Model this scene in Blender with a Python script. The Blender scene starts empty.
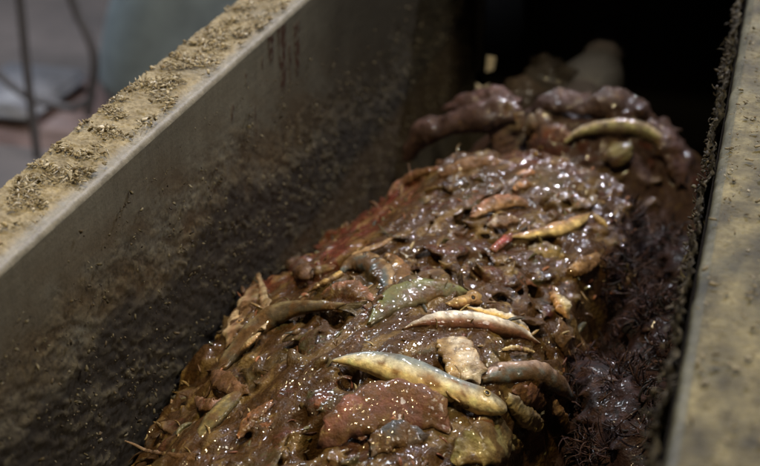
import bpy, bmesh, math, random
import numpy as np
from mathutils import Vector, Matrix
from mathutils.bvhtree import BVHTree
from mathutils.kdtree import KDTree
from mathutils import noise as mnoise

R_ = math.radians
rng = np.random.RandomState(7)
random.seed(7)
S = bpy.context.scene
COL = S.collection

# ------------------------------------------------------------------ camera
F, W0, H0 = 1400.0, 760.0, 466.0
VP = (831.0, -467.0)
yv = np.array([VP[0]-W0/2, H0/2-VP[1], -F]); yv /= np.linalg.norm(yv)
th = math.atan2(H0/2-VP[1], F)
zv = np.array([0, math.cos(th), math.sin(th)])
xv = np.cross(yv, zv)
ROT = np.array([xv, yv, zv])
CAM = np.array([0.0, 0.0, 0.42])
cd = bpy.data.cameras.new('camera'); cam = bpy.data.objects.new('camera', cd); COL.objects.link(cam)
M = Matrix(ROT.tolist()).to_4x4(); M.translation = Vector(CAM); cam.matrix_world = M
cd.sensor_width = 36; cd.lens = 36*F/W0; cd.clip_start = 0.01; cd.clip_end = 60
cd.dof.use_dof = True; cd.dof.focus_distance = 1.08; cd.dof.aperture_fstop = 5.8
S.camera = cam

# ------------------------------------------------------------------ world, lamps, exposure
w = bpy.data.worlds.new('World'); S.world = w; w.use_nodes = True
w.node_tree.nodes['Background'].inputs[0].default_value = (0.9, 0.92, 1.0, 1)
w.node_tree.nodes['Background'].inputs[1].default_value = 0.018
S.view_settings.view_transform = 'Standard'; S.view_settings.look = 'None'
S.view_settings.gamma = 1; S.view_settings.use_curve_mapping = False
S.view_settings.exposure = 0.0
S.cycles.use_denoising = True; S.cycles.max_bounces = 5; S.cycles.sample_clamp_indirect = 3

def lamp(name, loc, target, size, power, color, sy=None):
    d = bpy.data.lights.new(name, 'AREA'); d.shape = 'RECTANGLE' if sy else 'SQUARE'
    d.size = size
    if sy: d.size_y = sy
    d.energy = power; d.color = color
    o = bpy.data.objects.new(name, d); COL.objects.link(o)
    o.location = loc
    o.rotation_euler = (Vector(target)-Vector(loc)).to_track_quat('-Z', 'Y').to_euler()
    return o
lamp('ceiling_lamp_cool', (0.30, 2.9, 1.75), (-0.25, 1.05, -0.1), 0.08, 44, (0.92, 0.91, 1.0), .16)
lamp('glint_lamp_far', (-0.75, 2.5, 2.4), (-0.25, 1.05, -0.1), 0.08, 24, (0.90, 0.90, 1.0), .12)  # extra unseen lamp, added for more cool glints on the heap
lamp('work_lamp_warm', (-0.30, 0.45, 1.9), (-0.25, 0.90, -0.15), 0.09, 30, (1.0, 0.80, 0.45))
lamp('window_light', (1.9, 0.9, 2.4), (-0.3, 1.0, -0.1), 0.8, 44, (1.0, 0.91, 0.74))
lamp('background_fill', (-2.4, 3.4, 1.9), (-1.8, 3.6, -1.0), 0.8, 66, (0.86, 0.92, 1.0))  # unseen fill added to brighten the tank and background

# ------------------------------------------------------------------ helpers
def ray(u, v):
    return ROT @ np.array([u-W0/2, -(v-H0/2), -F])
def atX(u, v, X): d = ray(u, v); return CAM + d*(X-CAM[0])/d[0]
def atZ(u, v, Z): d = ray(u, v); return CAM + d*(Z-CAM[2])/d[2]
def atY(u, v, Y): d = ray(u, v); return CAM + d*(Y-CAM[1])/d[1]
def proj(p):
    q = (np.asarray(p)-CAM) @ ROT
    return W0/2 + F*q[..., 0]/-q[..., 2], H0/2 - F*q[..., 1]/-q[..., 2]

_perm = rng.permutation(4096)
_grad = rng.normal(size=(4096, 3)); _grad /= np.linalg.norm(_grad, axis=1)[:, None]
def pn(P, s=1.0, off=0.0):
    """vectorised gradient noise, about -0.7..0.7"""
    P = np.asarray(P, dtype=float)*s + off
    I = np.floor(P).astype(np.int64); f = P-I
    u = f*f*f*(f*(f*6-15)+10)
    out = np.zeros(len(P))
    for dx in (0, 1):
        for dy in (0, 1):
            for dz in (0, 1):
                h = _perm[(_perm[(_perm[(I[:, 0]+dx) & 4095]+I[:, 1]+dy) & 4095]+I[:, 2]+dz) & 4095]
                g = _grad[h]
                d = g[:, 0]*(f[:, 0]-dx)+g[:, 1]*(f[:, 1]-dy)+g[:, 2]*(f[:, 2]-dz)
                wgt = (u[:, 0] if dx else 1-u[:, 0])*(u[:, 1] if dy else 1-u[:, 1])*(u[:, 2] if dz else 1-u[:, 2])
                out += d*wgt
    return out
def fbm(P, s, n=3, off=0.0):
    r = 0; a = 1
    for k in range(n):
        r = r + a*pn(P, s*2**k, off+17.3*k); a *= 0.5
    return r
def sstep(a, b, x):
    t = np.clip((x-a)/(b-a), 0, 1); return t*t*(3-2*t)

def mesh(name, V, Fc, smooth=True):
    me = bpy.data.meshes.new(name)
    V = np.asarray(V, dtype=np.float32)
    if isinstance(Fc, np.ndarray):
        n, k = Fc.shape
        me.vertices.add(len(V)); me.vertices.foreach_set('co', V.ravel())
        me.loops.add(n*k); me.loops.foreach_set('vertex_index', Fc.ravel().astype(np.int32))
        me.polygons.add(n)
        me.polygons.foreach_set('loop_start', np.arange(0, n*k, k, dtype=np.int32))
        me.polygons.foreach_set('loop_total', np.full(n, k, dtype=np.int32))
        me.update(calc_edges=True)
    else:
        me.from_pydata([tuple(map(float, v)) for v in V], [], Fc)
    if smooth: me.polygons.foreach_set('use_smooth', np.ones(len(me.polygons), dtype=bool))
    return me
def setcol(me, C, name='Col'):
    a = me.attributes.new(name, 'FLOAT_COLOR', 'POINT')
    C = np.asarray(C, dtype=np.float32)
    if C.shape[1] == 3: C = np.hstack([C, np.ones((len(C), 1), np.float32)])
    a.data.foreach_set('color', C.ravel())
def link(name, me, mat, parent=None):
    o = bpy.data.objects.new(name, me); COL.objects.link(o)
    if mat: me.materials.append(mat)
    if parent: o.parent = parent
    return o
def tag(o, label, cat, group=None):
    o['label'] = label; o['category'] = cat
    if group: o['group'] = group
    return o
def empty(name, loc=(0, 0, 0)):
    o = bpy.data.objects.new(name, None); COL.objects.link(o); o.location = loc; o.empty_display_size = .05
    return o
def grid_faces(n, m, wrap=False):
    i = np.arange(n-1)[:, None]; jn = m if wrap else m-1
    j = np.arange(jn)[None, :]
    a = i*m+j; b = i*m+(j+1) % m; c = (i+1)*m+(j+1) % m; d = (i+1)*m+j
    return np.stack([a+0*j, b+0*i, c+0*i, d+0*j], -1).reshape(-1, 4)
def join(parts):
    V = []; Fs = []; C = []; o = 0
    for v, f, c in parts:
        V.append(v); Fs.append(f+o); C.append(c); o += len(v)
    return np.vstack(V), np.vstack(Fs), np.vstack(C)

# ------------------------------------------------------------------ materials
def mat(name):
    m = bpy.data.materials.new(name); m.use_nodes = True
    nt = m.node_tree; b = nt.nodes['Principled BSDF']
    return m, nt, b
def N(nt, t, **k):
    n = nt.nodes.new(t)
    for a, v in k.items():
        if a in n.inputs: n.inputs[a].default_value = v
        else: setattr(n, a, v)
    return n
def tex(nt, scale, detail=4, rough=.6, vec=None, typ='ShaderNodeTexNoise'):
    n = nt.nodes.new(typ); n.inputs['Scale'].default_value = scale
    if 'Detail' in n.inputs: n.inputs['Detail'].default_value = detail
    if 'Roughness' in n.inputs: n.inputs['Roughness'].default_value = rough
    if vec is None:
        g = nt.nodes.new('ShaderNodeNewGeometry'); vec = g.outputs['Position']
    nt.links.new(vec, n.inputs['Vector'])
    return n
def ramp(nt, inp, stops):
    r = nt.nodes.new('ShaderNodeValToRGB'); nt.links.new(inp, r.inputs[0])
    e = r.color_ramp.elements
    while len(e) < len(stops): e.new(0.5)
    for k, (p, c) in enumerate(stops):
        e[k].position = p; e[k].color = (*c, 1) if len(c) == 3 else c
    return r
def mixc(nt, a, b, f, mode='MIX'):
    m = nt.nodes.new('ShaderNodeMix'); m.data_type = 'RGBA'; m.blend_type = mode
    for s, v in ((m.inputs[6], a), (m.inputs[7], b)):
        if isinstance(v, tuple): s.default_value = (*v, 1)
        else: nt.links.new(v, s)
    if isinstance(f, (int, float)): m.inputs[0].default_value = f
    else: nt.links.new(f, m.inputs[0])
    return m.outputs[2]
def bump(nt, b, hs):
    prev = None
    for h, st, dist in hs:
        n = nt.nodes.new('ShaderNodeBump'); n.inputs['Strength'].default_value = st; n.inputs['Distance'].default_value = dist
        nt.links.new(h, n.inputs['Height'])
        if prev: nt.links.new(prev, n.inputs['Normal'])
        prev = n.outputs['Normal']
    nt.links.new(prev, b.inputs['Normal'])
    return prev

def wet_material(name, film=1.0, speck=.35, rlo=.10, rhi=.42, b1=.5, b2=.35, paste=0.0, dark=True, streak=0.0):
    """wet organic surface: attribute colour, fine grain, glossy uneven film"""
    m, nt, b = mat(name)
    at = N(nt, 'ShaderNodeAttribute', attribute_name='Col')
    n1 = tex(nt, 160, 5, .65); n2 = tex(nt, 620, 3, .6); n3 = tex(nt, 55, 4, .6)
    v = ramp(nt, n1.outputs[0], [(.25, (.55, .52, .5)), (.5, (1, 1, 1)), (.78, (1.5, 1.42, 1.25))])
    c = mixc(nt, at.outputs[0], v.outputs[0], 1.0, 'MULTIPLY')
    if streak:
        g = nt.nodes.new('ShaderNodeNewGeometry')
        mp = N(nt, 'ShaderNodeMapping'); mp.inputs['Rotation'].default_value = (0, 0, .35); mp.inputs['Scale'].default_value = (1, .22, 1); nt.links.new(g.outputs['Position'], mp.inputs[0])
        s1 = tex(nt, 190, 4, .65, mp.outputs[0]); s2 = tex(nt, 120, 3, .6, mp.outputs[0]); s2.inputs['Distortion'].default_value = 1.5
        k1 = ramp(nt, s1.outputs[0], [(.57, (0, 0, 0)), (.68, (streak,)*3)])
        hue = ramp(nt, s2.outputs[0], [(.30, (.06, .055, .045)), (.42, (.30, .20, .07)), (.5, (.20, .075, .045)), (.58, (.42, .30, .13)), (.72, (.16, .15, .07))])
        c = mixc(nt, c, hue.outputs[0], k1.outputs[0])
        k2 = ramp(nt, s1.outputs[0], [(.30, (streak,)*3), (.42, (0, 0, 0))])
        c = mixc(nt, c, (.035, .022, .016), k2.outputs[0])
    if paste:
        pr = ramp(nt, n3.outputs[0], [(.50, (0, 0, 0)), (.62, (paste,)*3)])
        c = mixc(nt, c, (.088, .046, .017), pr.outputs[0])
    sp = ramp(nt, n2.outputs[0], [(.60, (0, 0, 0)), (.74, (speck,)*3)])
    c = mixc(nt, c, (.30, .20, .10), sp.outputs[0])
    c = mixc(nt, c, (.56, .54, .50), 1.0, 'MULTIPLY') if dark else c
    nt.links.new(c, b.inputs['Base Color'])
    rr = ramp(nt, n3.outputs[0], [(.38, (rlo+.12,)*3), (.66, (rhi+.12,)*3)])
    nt.links.new(rr.outputs[0], b.inputs['Roughness'])
    b.inputs['Specular IOR Level'].default_value = .12
    n4 = tex(nt, 300, 2, .5)
    bump(nt, b, [(n4.outputs[0], b1*.8, .004), (n2.outputs[0], b2, .0015)])
    # the liquid film: smooth, beaded, mirror-like
    f1 = tex(nt, 125, 1, .35)
    cb = N(nt, 'ShaderNodeBump'); cb.inputs['Strength'].default_value = 1; cb.inputs['Distance'].default_value = .0075*b1; nt.links.new(f1.outputs[0], cb.inputs['Height'])
    nt.links.new(cb.outputs[0], b.inputs['Coat Normal'])
    wr = ramp(nt, n3.outputs[0], [(.46, (film*1.0,)*3), (.64, (film*.12,)*3)])
    n6 = tex(nt, 17, 3, .6); w2 = ramp(nt, n6.outputs[0], [(.36, (.18,)*3), (.56, (1,)*3)])
    wr = type('o', (), {'outputs': [mixc(nt, wr.outputs[0], w2.outputs[0], 1.0, 'MULTIPLY')]})
    nt.links.new(wr.outputs[0], b.inputs['Coat Weight']); b.inputs['Coat Roughness'].default_value = .07
    return m
M_MASH = wet_material('wet_fish_mash', paste=.4, streak=.75)
M_FISH = wet_material('wet_fish_skin', film=.8, speck=.12, rlo=.16, rhi=.40, b1=.22, b2=.18, paste=.22, dark=False, streak=.22)
M_MEAT = wet_material('wet_fish_flesh', film=.8, speck=.15, rlo=.16, rhi=.42, b1=.38, b2=.28, paste=.5, dark=False, streak=.6)
M_SHRED = wet_material('dark_wet_shreds', film=.5, speck=.05, rlo=.28, rhi=.6, b1=.5, b2=.4)

M_REAR = wet_material('purple_wet_mash', film=.85, speck=.1, rlo=.2, rhi=.5, b1=.5, b2=.35, streak=.5)
def dry_material(name, c1, c2, c3, sc=90, rough=.9, bs=.7):
    m, nt, b = mat(name)
    n1 = tex(nt, sc, 6, .7); n2 = tex(nt, sc*6, 3, .6); n3 = tex(nt, 14, 4, .6)
    r = ramp(nt, n1.outputs[0], [(.3, c1), (.5, c2), (.72, c3)])
    k = ramp(nt, n3.outputs[0], [(.35, (.68, .66, .62)), (.65, (1.15, 1.13, 1.08))])
    c = mixc(nt, r.outputs[0], k.outputs[0], 1.0, 'MULTIPLY')
    nt.links.new(c, b.inputs['Base Color']); b.inputs['Roughness'].default_value = rough
    b.inputs['Specular IOR Level'].default_value = .25
    bump(nt, b, [(n1.outputs[0], bs, .004), (n2.outputs[0], bs, .0012)])
    return m
def attr_dry(name, rough=.85, spec=.3, sc=300, bs=.5):
    m, nt, b = mat(name)
    at = N(nt, 'ShaderNodeAttribute', attribute_name='Col')
    n1 = tex(nt, sc, 4, .65)
    v = ramp(nt, n1.outputs[0], [(.3, (.72,)*3), (.7, (1.25,)*3)])
    c = mixc(nt, at.outputs[0], v.outputs[0], 1.0, 'MULTIPLY')
    nt.links.new(c, b.inputs['Base Color'])
    b.inputs['Roughness'].default_value = rough; b.inputs['Specular IOR Level'].default_value = spec
    bump(nt, b, [(n1.outputs[0], bs, .002)])
    return m
M_CHIP = attr_dry('dried_fish_chips')
M_CRUMB = attr_dry('dried_crumbs', rough=.7)

def steel_material():
    """painted steel sheet, attribute 'Col' rgb = own colour, 'crust' = dried dirt cover"""
    m, nt, b = mat('dirty_steel')
    at = N(nt, 'ShaderNodeAttribute', attribute_name='Col')
    cr = N(nt, 'ShaderNodeAttribute', attribute_name='crust')
    n1 = tex(nt, 420, 5, .7); n2 = tex(nt, 38, 5, .65)
    g = nt.nodes.new('ShaderNodeNewGeometry')
    mp = N(nt, 'ShaderNodeMapping'); mp.inputs['Scale'].default_value = (1, 6, 55); nt.links.new(g.outputs['Position'], mp.inputs[0])
    n5 = tex(nt, 4, 4, .6, mp.outputs[0])
    v = ramp(nt, n1.outputs[0], [(.28, (.68,)*3), (.72, (1.3,)*3)])
    v2 = ramp(nt, n5.outputs[0], [(.3, (.86,)*3), (.7, (1.12,)*3)])
    c = mixc(nt, at.outputs[0], v.outputs[0], 1.0, 'MULTIPLY')
    c = mixc(nt, c, v2.outputs[0], 1.0, 'MULTIPLY')
    nt.links.new(c, b.inputs['Base Color'])
    rr = ramp(nt, cr.outputs['Fac'], [(0, (.42,)*3), (1, (.72,)*3)])
    nt.links.new(rr.outputs[0], b.inputs['Roughness'])
    b.inputs['Specular IOR Level'].default_value = .4
    bump(nt, b, [(n1.outputs[0], .30, .0012)])
    return m
M_STEEL = steel_material()

# ------------------------------------------------------------------ trough
XL, XR = -0.45, -0.0245
CX, CZ, RAD = -0.237, -0.30, 0.213
Y0, Y1 = 0.25, 2.13
trough = empty('steel_trough', (CX, 0.2, -0.55))
tag(trough, 'long grey steel conveyor trough with dirt-caked rims holding the wet fish waste', 'trough')
bpy.context.view_layer.update()
TO = np.array([CX, 0.2, -0.55])
def tpart(name, V, Fc, m, C=None, crust=None, smooth=True, kind=None):
    me = mesh(name, np.asarray(V)-TO, Fc, smooth)
    if C is not None: setcol(me, C)
    if crust is not None:
        a = me.attributes.new('crust', 'FLOAT', 'POINT'); a.data.foreach_set('value', crust.astype(np.float32))
    o = link(name, me, m, trough)
    if kind: o['kind'] = kind
    return o

# left side wall: vertical sheet, dirt baked on the lower half
ny, nz = 900, 190
ys = np.linspace(Y0, Y1, ny); zs = np.linspace(-.004, -0.36, nz)
YY, ZZ = np.meshgrid(ys, zs, indexing='ij')
P = np.stack([np.full(YY.size, XL), YY.ravel(), ZZ.ravel()], -1)
Pr = np.stack([P[:, 0], P[:, 1]*.90-P[:, 2]*.42, P[:, 2]*.90+P[:, 1]*.42], -1)
Q = Pr*np.array([1, .36, 1])
line = -0.075 - 0.10*sstep(.9, 1.7, P[:, 1]) + .03*fbm(P, 9, 3) + .012*pn(P, 40)
line2 = line - .035 - .02*pn(P, 6, 5.)
speckle = fbm(Q, 150, 4, 3.)
upper = sstep(line+.05, line-.02, P[:, 2])             # thin spatter
crust = sstep(line2+.012, line2-.012, P[:, 2])         # thick dark cake
low = sstep(-.235, -.262, P[:, 2] + .012*pn(P, 14, 9.))  # scraped smooth sheet near the bottom
crust *= 1-.9*low
spat = upper*sstep(.22, .45, speckle + .30*upper)
flake = sstep(.10, .26, fbm(Q, 95, 5, 40.))*sstep(-.25, .25, fbm(Q, 14, 3, 140.)) * sstep(line2+.05, line2, P[:, 2])*(1-low*.7)
far_shade = sstep(1.10, 1.50, P[:, 1] + .12*fbm(P, 8, 3, 61.))
def ridged(P, s, off): return 1-np.abs(pn(P, s, off))*2.6
vein = np.clip(ridged(Q+.004*pn(P, 90, 3.)[:, None], 70, 2.)*.6+ridged(Q, 170, 7.)*.55, 0, 2)
vein = sstep(.80, 1.08, vein)*sstep(-.25, .3, fbm(Q, 18, 3, 240.))
grit = fbm(P, 330, 2, 12.)
# pale ragged ridge where the cake ends
ridge = np.exp(-((P[:, 2]-line2)/.010)**2)*sstep(-.05, .2, fbm(Q, 80, 3, 8.))
steel = np.array([.122, .116, .092])
C = np.tile(steel, (len(P), 1))*(1+.3*fbm(P, 7, 3, 2.)+.22*fbm(P*np.array([1, 2.2, .22]), 60, 3, 88.))[:, None]
def blend(C, c, f): return C*(1-f[:, None]) + np.array(c)*f[:, None]
C = blend(C, (.066, .041, .018), sstep(line+.09, line-.03, P[:, 2])*.85*sstep(-.45, .25, fbm(Q, 26, 5, 6.)))
C = blend(C, (.115, .088, .046), spat*.5)
C = blend(C, (.07, .055, .035), upper*sstep(.05, .3, fbm(Q, 90, 5, 91.))*.7)
C = blend(C, (.026, .022, .016), far_shade*.88)  # shade toward the far end, painted into the wall colour
C = blend(C, (.017, .013, .009), crust*.96)
C = blend(C, (.15, .13, .085), flake*.3*crust)
C = blend(C, (.17, .145, .09), vein*.62*np.maximum(crust, .55*sstep(line+.03, line-.04, P[:, 2]))*(1-.6*low))
C = blend(C, (.022, .017, .011), sstep(.1, .3, grit+.6*fbm(Q, 70, 3, 19.))*.75*sstep(line+.05, line-.03, P[:, 2]))
C = blend(C, (.12, .10, .065), ridge*.35*(1-.6*far_shade))
C = blend(C, (.060, .042, .024), low*.85)
# dried runs of dark red fluid below the rim
runs = np.zeros(len(P))
for (u, v, L, wd) in [(281, 20, .075, .013), (296, 26, .055, .010), (270, 36, .028, .009), (289, 48, .05, .0035), (255, 110, .035, .0022), (246, 76, .01, .003), (232, 108, .012, .004), (262, 60, .01, .003)]:
    p = atX(u, v, XL)
    dz = p[2]-P[:, 2]; wob = .0035*pn(P*np.array([0, 0, 1]), 70, u)+.003*pn(P, 160, u)
    d = np.abs(P[:, 1]-p[1]+wob+.15*dz*0)/(wd*(1-.55*np.clip(dz/L, 0, 1)))
    runs = np.maximum(runs, sstep(1.15, .8, d)*sstep(-.006, 0, dz)*sstep(L, L*.85, dz))
C = blend(C, (.040, .016, .011), runs*.9*sstep(-.35, .15, fbm(P, 120, 2)))
disp = crust*(.0018+.0009*fbm(Q, 30, 3, 1.)+.0007*fbm(Q, 190, 3, 11.)) + spat*.0008 + ridge*.0008 + flake*crust*.0008 + runs*.0008 + vein*crust*.0016 + .0006*grit*upper + .0006*pn(P, 5)
P[:, 0] += np.clip(disp, 0, .02)
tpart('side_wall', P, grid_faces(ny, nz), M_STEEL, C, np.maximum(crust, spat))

# right side wall (faces away from the camera) and round bottom
def sheet(prof, y0, y1, n, close=False):
    prof = np.array(prof); ys = np.linspace(y0, y1, n)
    V = np.array([[x, y, z] for y in ys for (x, z) in prof])
    return V, grid_faces(n, len(prof), close)
V, Fc = sheet([(XR, -.004), (XR, -.1), (XR, -.2), (XR, CZ-.06)], Y0, Y1, 60)
tpart('side_wall', V, Fc, M_STEEL, np.tile((.06, .05, .038), (len(V), 1)), np.ones(len(V)))
arc = [(CX-RAD*math.cos(a), CZ-.06-RAD*math.sin(a)*.9) for a in np.linspace(0, math.pi, 28)]
V, Fc = sheet(arc, Y0, Y1, 60)
tpart('trough_bottom', V, Fc, M_STEEL, np.tile((.05, .042, .032), (len(V), 1)), np.ones(len(V)))
V = np.array([[XL-.004, Y1, .0], [XR+.004, Y1, .0], [XR+.004, Y1, -.56], [XL-.004, Y1, -.56], [XL-.004, Y1+.006, .0], [XR+.004, Y1+.006, .0], [XR+.004, Y1+.006, -.56], [XL-.004, Y1+.006, -.56]])
BOXF = np.array([[0, 1, 2, 3], [7, 6, 5, 4], [0, 4, 5, 1], [1, 5, 6, 2], [2, 6, 7, 3], [3, 7, 4, 0]])
tpart('end_wall', V, BOXF, M_STEEL, np.tile((.007, .006, .006), (8, 1)), np.ones(8), smooth=False)  # near-black colour stands in for the darkness at this end
# upright angle bar where wall and end wall meet
V = np.array([[XL+.002, Y1-.03, .0], [XL+.014, Y1-.03, .0], [XL+.014, Y1-.003, .0], [XL+.002, Y1-.003, .0]]); V2 = V.copy(); V2[:, 2] = -.36
tpart('corner_bar', np.vstack([V, V2]), BOXF, M_STEEL, np.tile((.16, .15, .13), (8, 1)), np.zeros(8), smooth=False)
# unseen cover added over the far part of the trough to darken it
bx = lambda x0, x1, y0, y1, z0, z1: np.array([[x0, y0, z1], [x1, y0, z1], [x1, y1, z1], [x0, y1, z1], [x0, y0, z0], [x1, y0, z0], [x1, y1, z0], [x0, y1, z0]])
tpart('shade_lid', bx(XL-.075, XR+.1, 1.84, 2.3, .012, .02), BOXF, M_STEEL, np.tile((.12, .12, .1), (8, 1)), np.zeros(8), smooth=False)

# rims: folded flange, rounded inner edge, mealy dirt on top
def rim(x_in, x_out, seed, clean, kf=1.0):
    sgn = -1 if x_out < x_in else 1
    r = .0065
    prof = [(x_in, -.010, 0), (x_in, -.0065, 0)]
    for a in np.linspace(0, math.pi/2, 7)[1:]:
        prof.append((x_in+sgn*r*(1-math.cos(a)), -r+r*math.sin(a), 0))
    top = np.linspace(abs(x_in)+0, 0, 1)
    nt_ = 62
    for t in np.linspace(0, 1, nt_)[1:]:
        prof.append((x_in+sgn*(r+(abs(x_out-x_in)-r)*t), 0, 1))
    prof += [(x_out, -.006, 0), (x_out, -.03, 0), (x_out, -.06, 0)]
    prof = np.array(prof); n = 1500; ys = np.linspace(Y0, 1.62, n); m = len(prof)
    V = np.zeros((n, m, 3)); V[..., 0] = prof[:, 0]; V[..., 2] = prof[:, 1]; V[..., 1] = ys[:, None]
    V = V.reshape(-1, 3); tp = np.tile(prof[:, 2], n)
    d = np.abs(V[:, 0]-x_in)
    edge = sstep(clean*.45, clean*1.25, d + .0045*fbm(V, 70, 3, seed))*tp
    h = kf*edge*(.0018+.0022*fbm(V, 48, 3, seed)+.0018*fbm(V, 170, 3, seed+3)+.0014*fbm(V, 480, 2, 4.))
    V[:, 2] += np.clip(h, 0, .012)
    V[:, 0] += (1-tp)*.0009*fbm(V, 60, 4, seed+2)*-sgn; V[:, 2] += (1-tp)*.0005*fbm(V, 130, 2, seed+4)*(V[:, 2] > -.012)
    C = np.tile(np.array([.27, .255, .21]), (len(V), 1))*(1+.3*fbm(V, 60, 3, seed+9))[:, None]
    C = blend(C, (.27, .225, .14), .45*sstep(-.2, .25, fbm(V, 110, 3, seed+20))*tp*(1-edge))
    k = sstep(-.35, .35, fbm(V, 120, 3, seed+5))
    cm = np.array([.25, .205, .115])*(1-k[:, None]) + np.array([.37, .315, .195])*k[:, None]
    bare = sstep(.15, .4, fbm(V, 18, 3, seed+44))[:, None]*.6
    cm = cm*(1-bare)+np.array([.25, .235, .19])*bare
    dk = sstep(.12, .42, fbm(V, 26, 3, seed+7))
    cm = cm*(1-.5*dk[:, None]) + np.array([.11, .085, .035])*.5*dk[:, None]
    C = C*(1-edge[:, None]) + cm*edge[:, None]
    C = C*np.array([1.03, 1, .93])
    return V, grid_faces(n, m), C, edge
V, Fc, C, e = rim(XL-.0015, -.512, 3., .011); tpart('rim', V, Fc, M_STEEL, C*np.array([.70, .715, .78]), e)
V, Fc, C, e = rim(XR+.0015, .048, 31., .002, .55); tpart('rim', V, Fc, M_STEEL, C*np.clip(.33+.42*fbm(V*np.array([1, .5, 1]), 42, 4, 71.), .12, .9)[:, None]*np.array([.92, .98, .92]), e)

# loose chips, fibres and crumbs: nobody could count them
def chips(n, place, size, flat, cols, elong=(1, 3.5), bend=.3):
    """n small angular flakes; returns joined arrays"""
    base = np.array([[-1, -1, -1], [1, -1, -1], [1, 1, -1], [-1, 1, -1], [-.8, -.8, 1], [.8, -.8, 1], [.8, .8, 1], [-.8, .8, 1]], float)
    f = np.array([[0, 3, 2, 1], [4, 5, 6, 7], [0, 1, 5, 4], [1, 2, 6, 5], [2, 3, 7, 6], [3, 0, 4, 7]])
    VV = np.zeros((n, 8, 3)); CC = np.zeros((n, 8, 3))
    pos, nor = place(n)
    s = size[0]*(size[1]/size[0])**(rng.rand(n)**2.2)
    el = rng.uniform(elong[0], elong[1], n)
    for k in range(n):
        v = base*(1+.35*rng.normal(size=base.shape))
        v = v*np.array([s[k]*el[k], s[k], s[k]*flat])*.5
        z = Vector(nor[k])+Vector(rng.normal(size=3)*bend); z.normalize()
        q = z.to_track_quat('Z', 'Y').to_matrix() @ Matrix.Rotation(rng.rand()*6.28, 3, 'Z')
        VV[k] = v @ np.array(q).T + pos[k]
        CC[k] = np.array(cols[rng.randint(len(cols))])*rng.uniform(.75, 1.2)
    FF = (f[None]+8*np.arange(n)[:, None, None]).reshape(-1, 4)
    return VV.reshape(-1, 3), FF, CC.reshape(-1, 3)
KH = [tuple(np.array(c)*[.88, .90, 1.0]) for c in [(.36, .30, .18), (.33, .27, .15), (.45, .39, .26), (.26, .20, .11), (.52, .47, .36), (.16, .12, .06), (.36, .30, .18)]]
def on_left(n):
    x = XL-.006-rng.rand(n*3)**.85*.055; y = rng.uniform(.55, 1.5, n*3)
    q = fbm(np.stack([x, y, y*0], -1), 32, 3, 7.); i = np.argsort(-(q+.35*rng.rand(n*3)))[:n]; x = x[i]; y = y[i]
    return np.stack([x, y, .0035+rng.rand(n)*.002], -1), np.tile([0, 0, 1.], (n, 1))
a = chips(5600, on_left, (.0005, .0028), .45, KH, elong=(1, 2.4), bend=.5)
b = chips(380, on_left, (.0006, .0011), .8, [KH[2], KH[4], KH[0]], elong=(5, 12), bend=.45)
V, Fc, C = join([a, b]); tpart('dried_chips', V, Fc, M_CHIP, C, kind='stuff', smooth=False)
def on_right(n):
    x = XR+.004+rng.rand(n)*.066; y = rng.uniform(.5, 1.5, n)
    return np.stack([x, y, .003+rng.rand(n)*.0015], -1), np.tile([0, 0, 1.], (n, 1))
V, Fc, C = chips(600, on_right, (.0006, .0024), .45, [tuple(.58*np.array(c)) for c in KH])
tpart('dried_chips', V, Fc, M_CHIP, C, kind='stuff', smooth=False)
def on_wall(n):
    y = rng.uniform(.45, 1.9, n*3); z = -.02-.28*rng.rand(n*3)**.7
    q = fbm(np.stack([y*0, y*.6, z], -1), 38, 3, 7.); i = np.argsort(-(q+.5*rng.rand(n*3)))[:n]; y = y[i]; z = z[i]
    z = z - .08*sstep(1.0, 1.6, y)
    return np.stack([np.full(n, XL+.003)+.006*(z < -.1), y, z], -1), np.tile([1., 0, .2], (n, 1))
DK = [(.20, .165, .09), (.28, .24, .15), (.10, .075, .04), (.05, .035, .025), (.16, .12, .07), (.35, .31, .22)]
a = chips(6500, on_wall, (.0004, .0024), .5, DK, elong=(1, 2.2), bend=.8)
V, Fc, C = a; tpart('dried_crumbs', V, Fc, M_CRUMB, C*.42, kind='stuff', smooth=False)

# ------------------------------------------------------------------ strips (curved ribbons / fibres)
def strips(n, base_fn, length, width, thick, cols, curl=1.2, seg=5, taper=True):
    VV = []; FF = []; CC = []; o = 0
    ring = np.array([[-1, 0], [0, 1], [1, 0], [0, -1]], float)
    fq = grid_faces(seg+1, 4, True)
    pos, dirs = base_fn(n)
    n = len(pos)
    for k in range(n):
        L = rng.uniform(*length); wd = rng.uniform(*width)
        d = Vector(dirs[k]).normalized(); ax = Vector(rng.normal(size=3)).normalized()
        side = d.cross(ax).normalized(); up = d.cross(side).normalized()
        p = Vector(pos[k]); c = rng.uniform(-curl, curl); c2 = rng.uniform(-curl, curl)
        rings = []
        for s in range(seg+1):
            t = s/seg; ww = wd*(math.sin(math.pi*min(1, .12+.88*t))**.6 if taper else 1)
            rings.append([np.array(p + side*(r[0]*ww) + up*(r[1]*thick*(.3+ww/wd))) for r in ring])
            q = Matrix.Rotation(c/seg, 3, side) @ Matrix.Rotation(c2/seg, 3, up)
            d = q @ d; up = q @ up; side = q @ side
            p = p + d*(L/seg)
        VV.append(np.array(rings).reshape(-1, 3)); FF.append(fq+o); o += 4*(seg+1)
        CC.append(np.tile(np.array(cols[rng.randint(len(cols))])*rng.uniform(.7, 1.25), (4*(seg+1), 1)))
    return np.vstack(VV), np.vstack(FF), np.vstack(CC)

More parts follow.
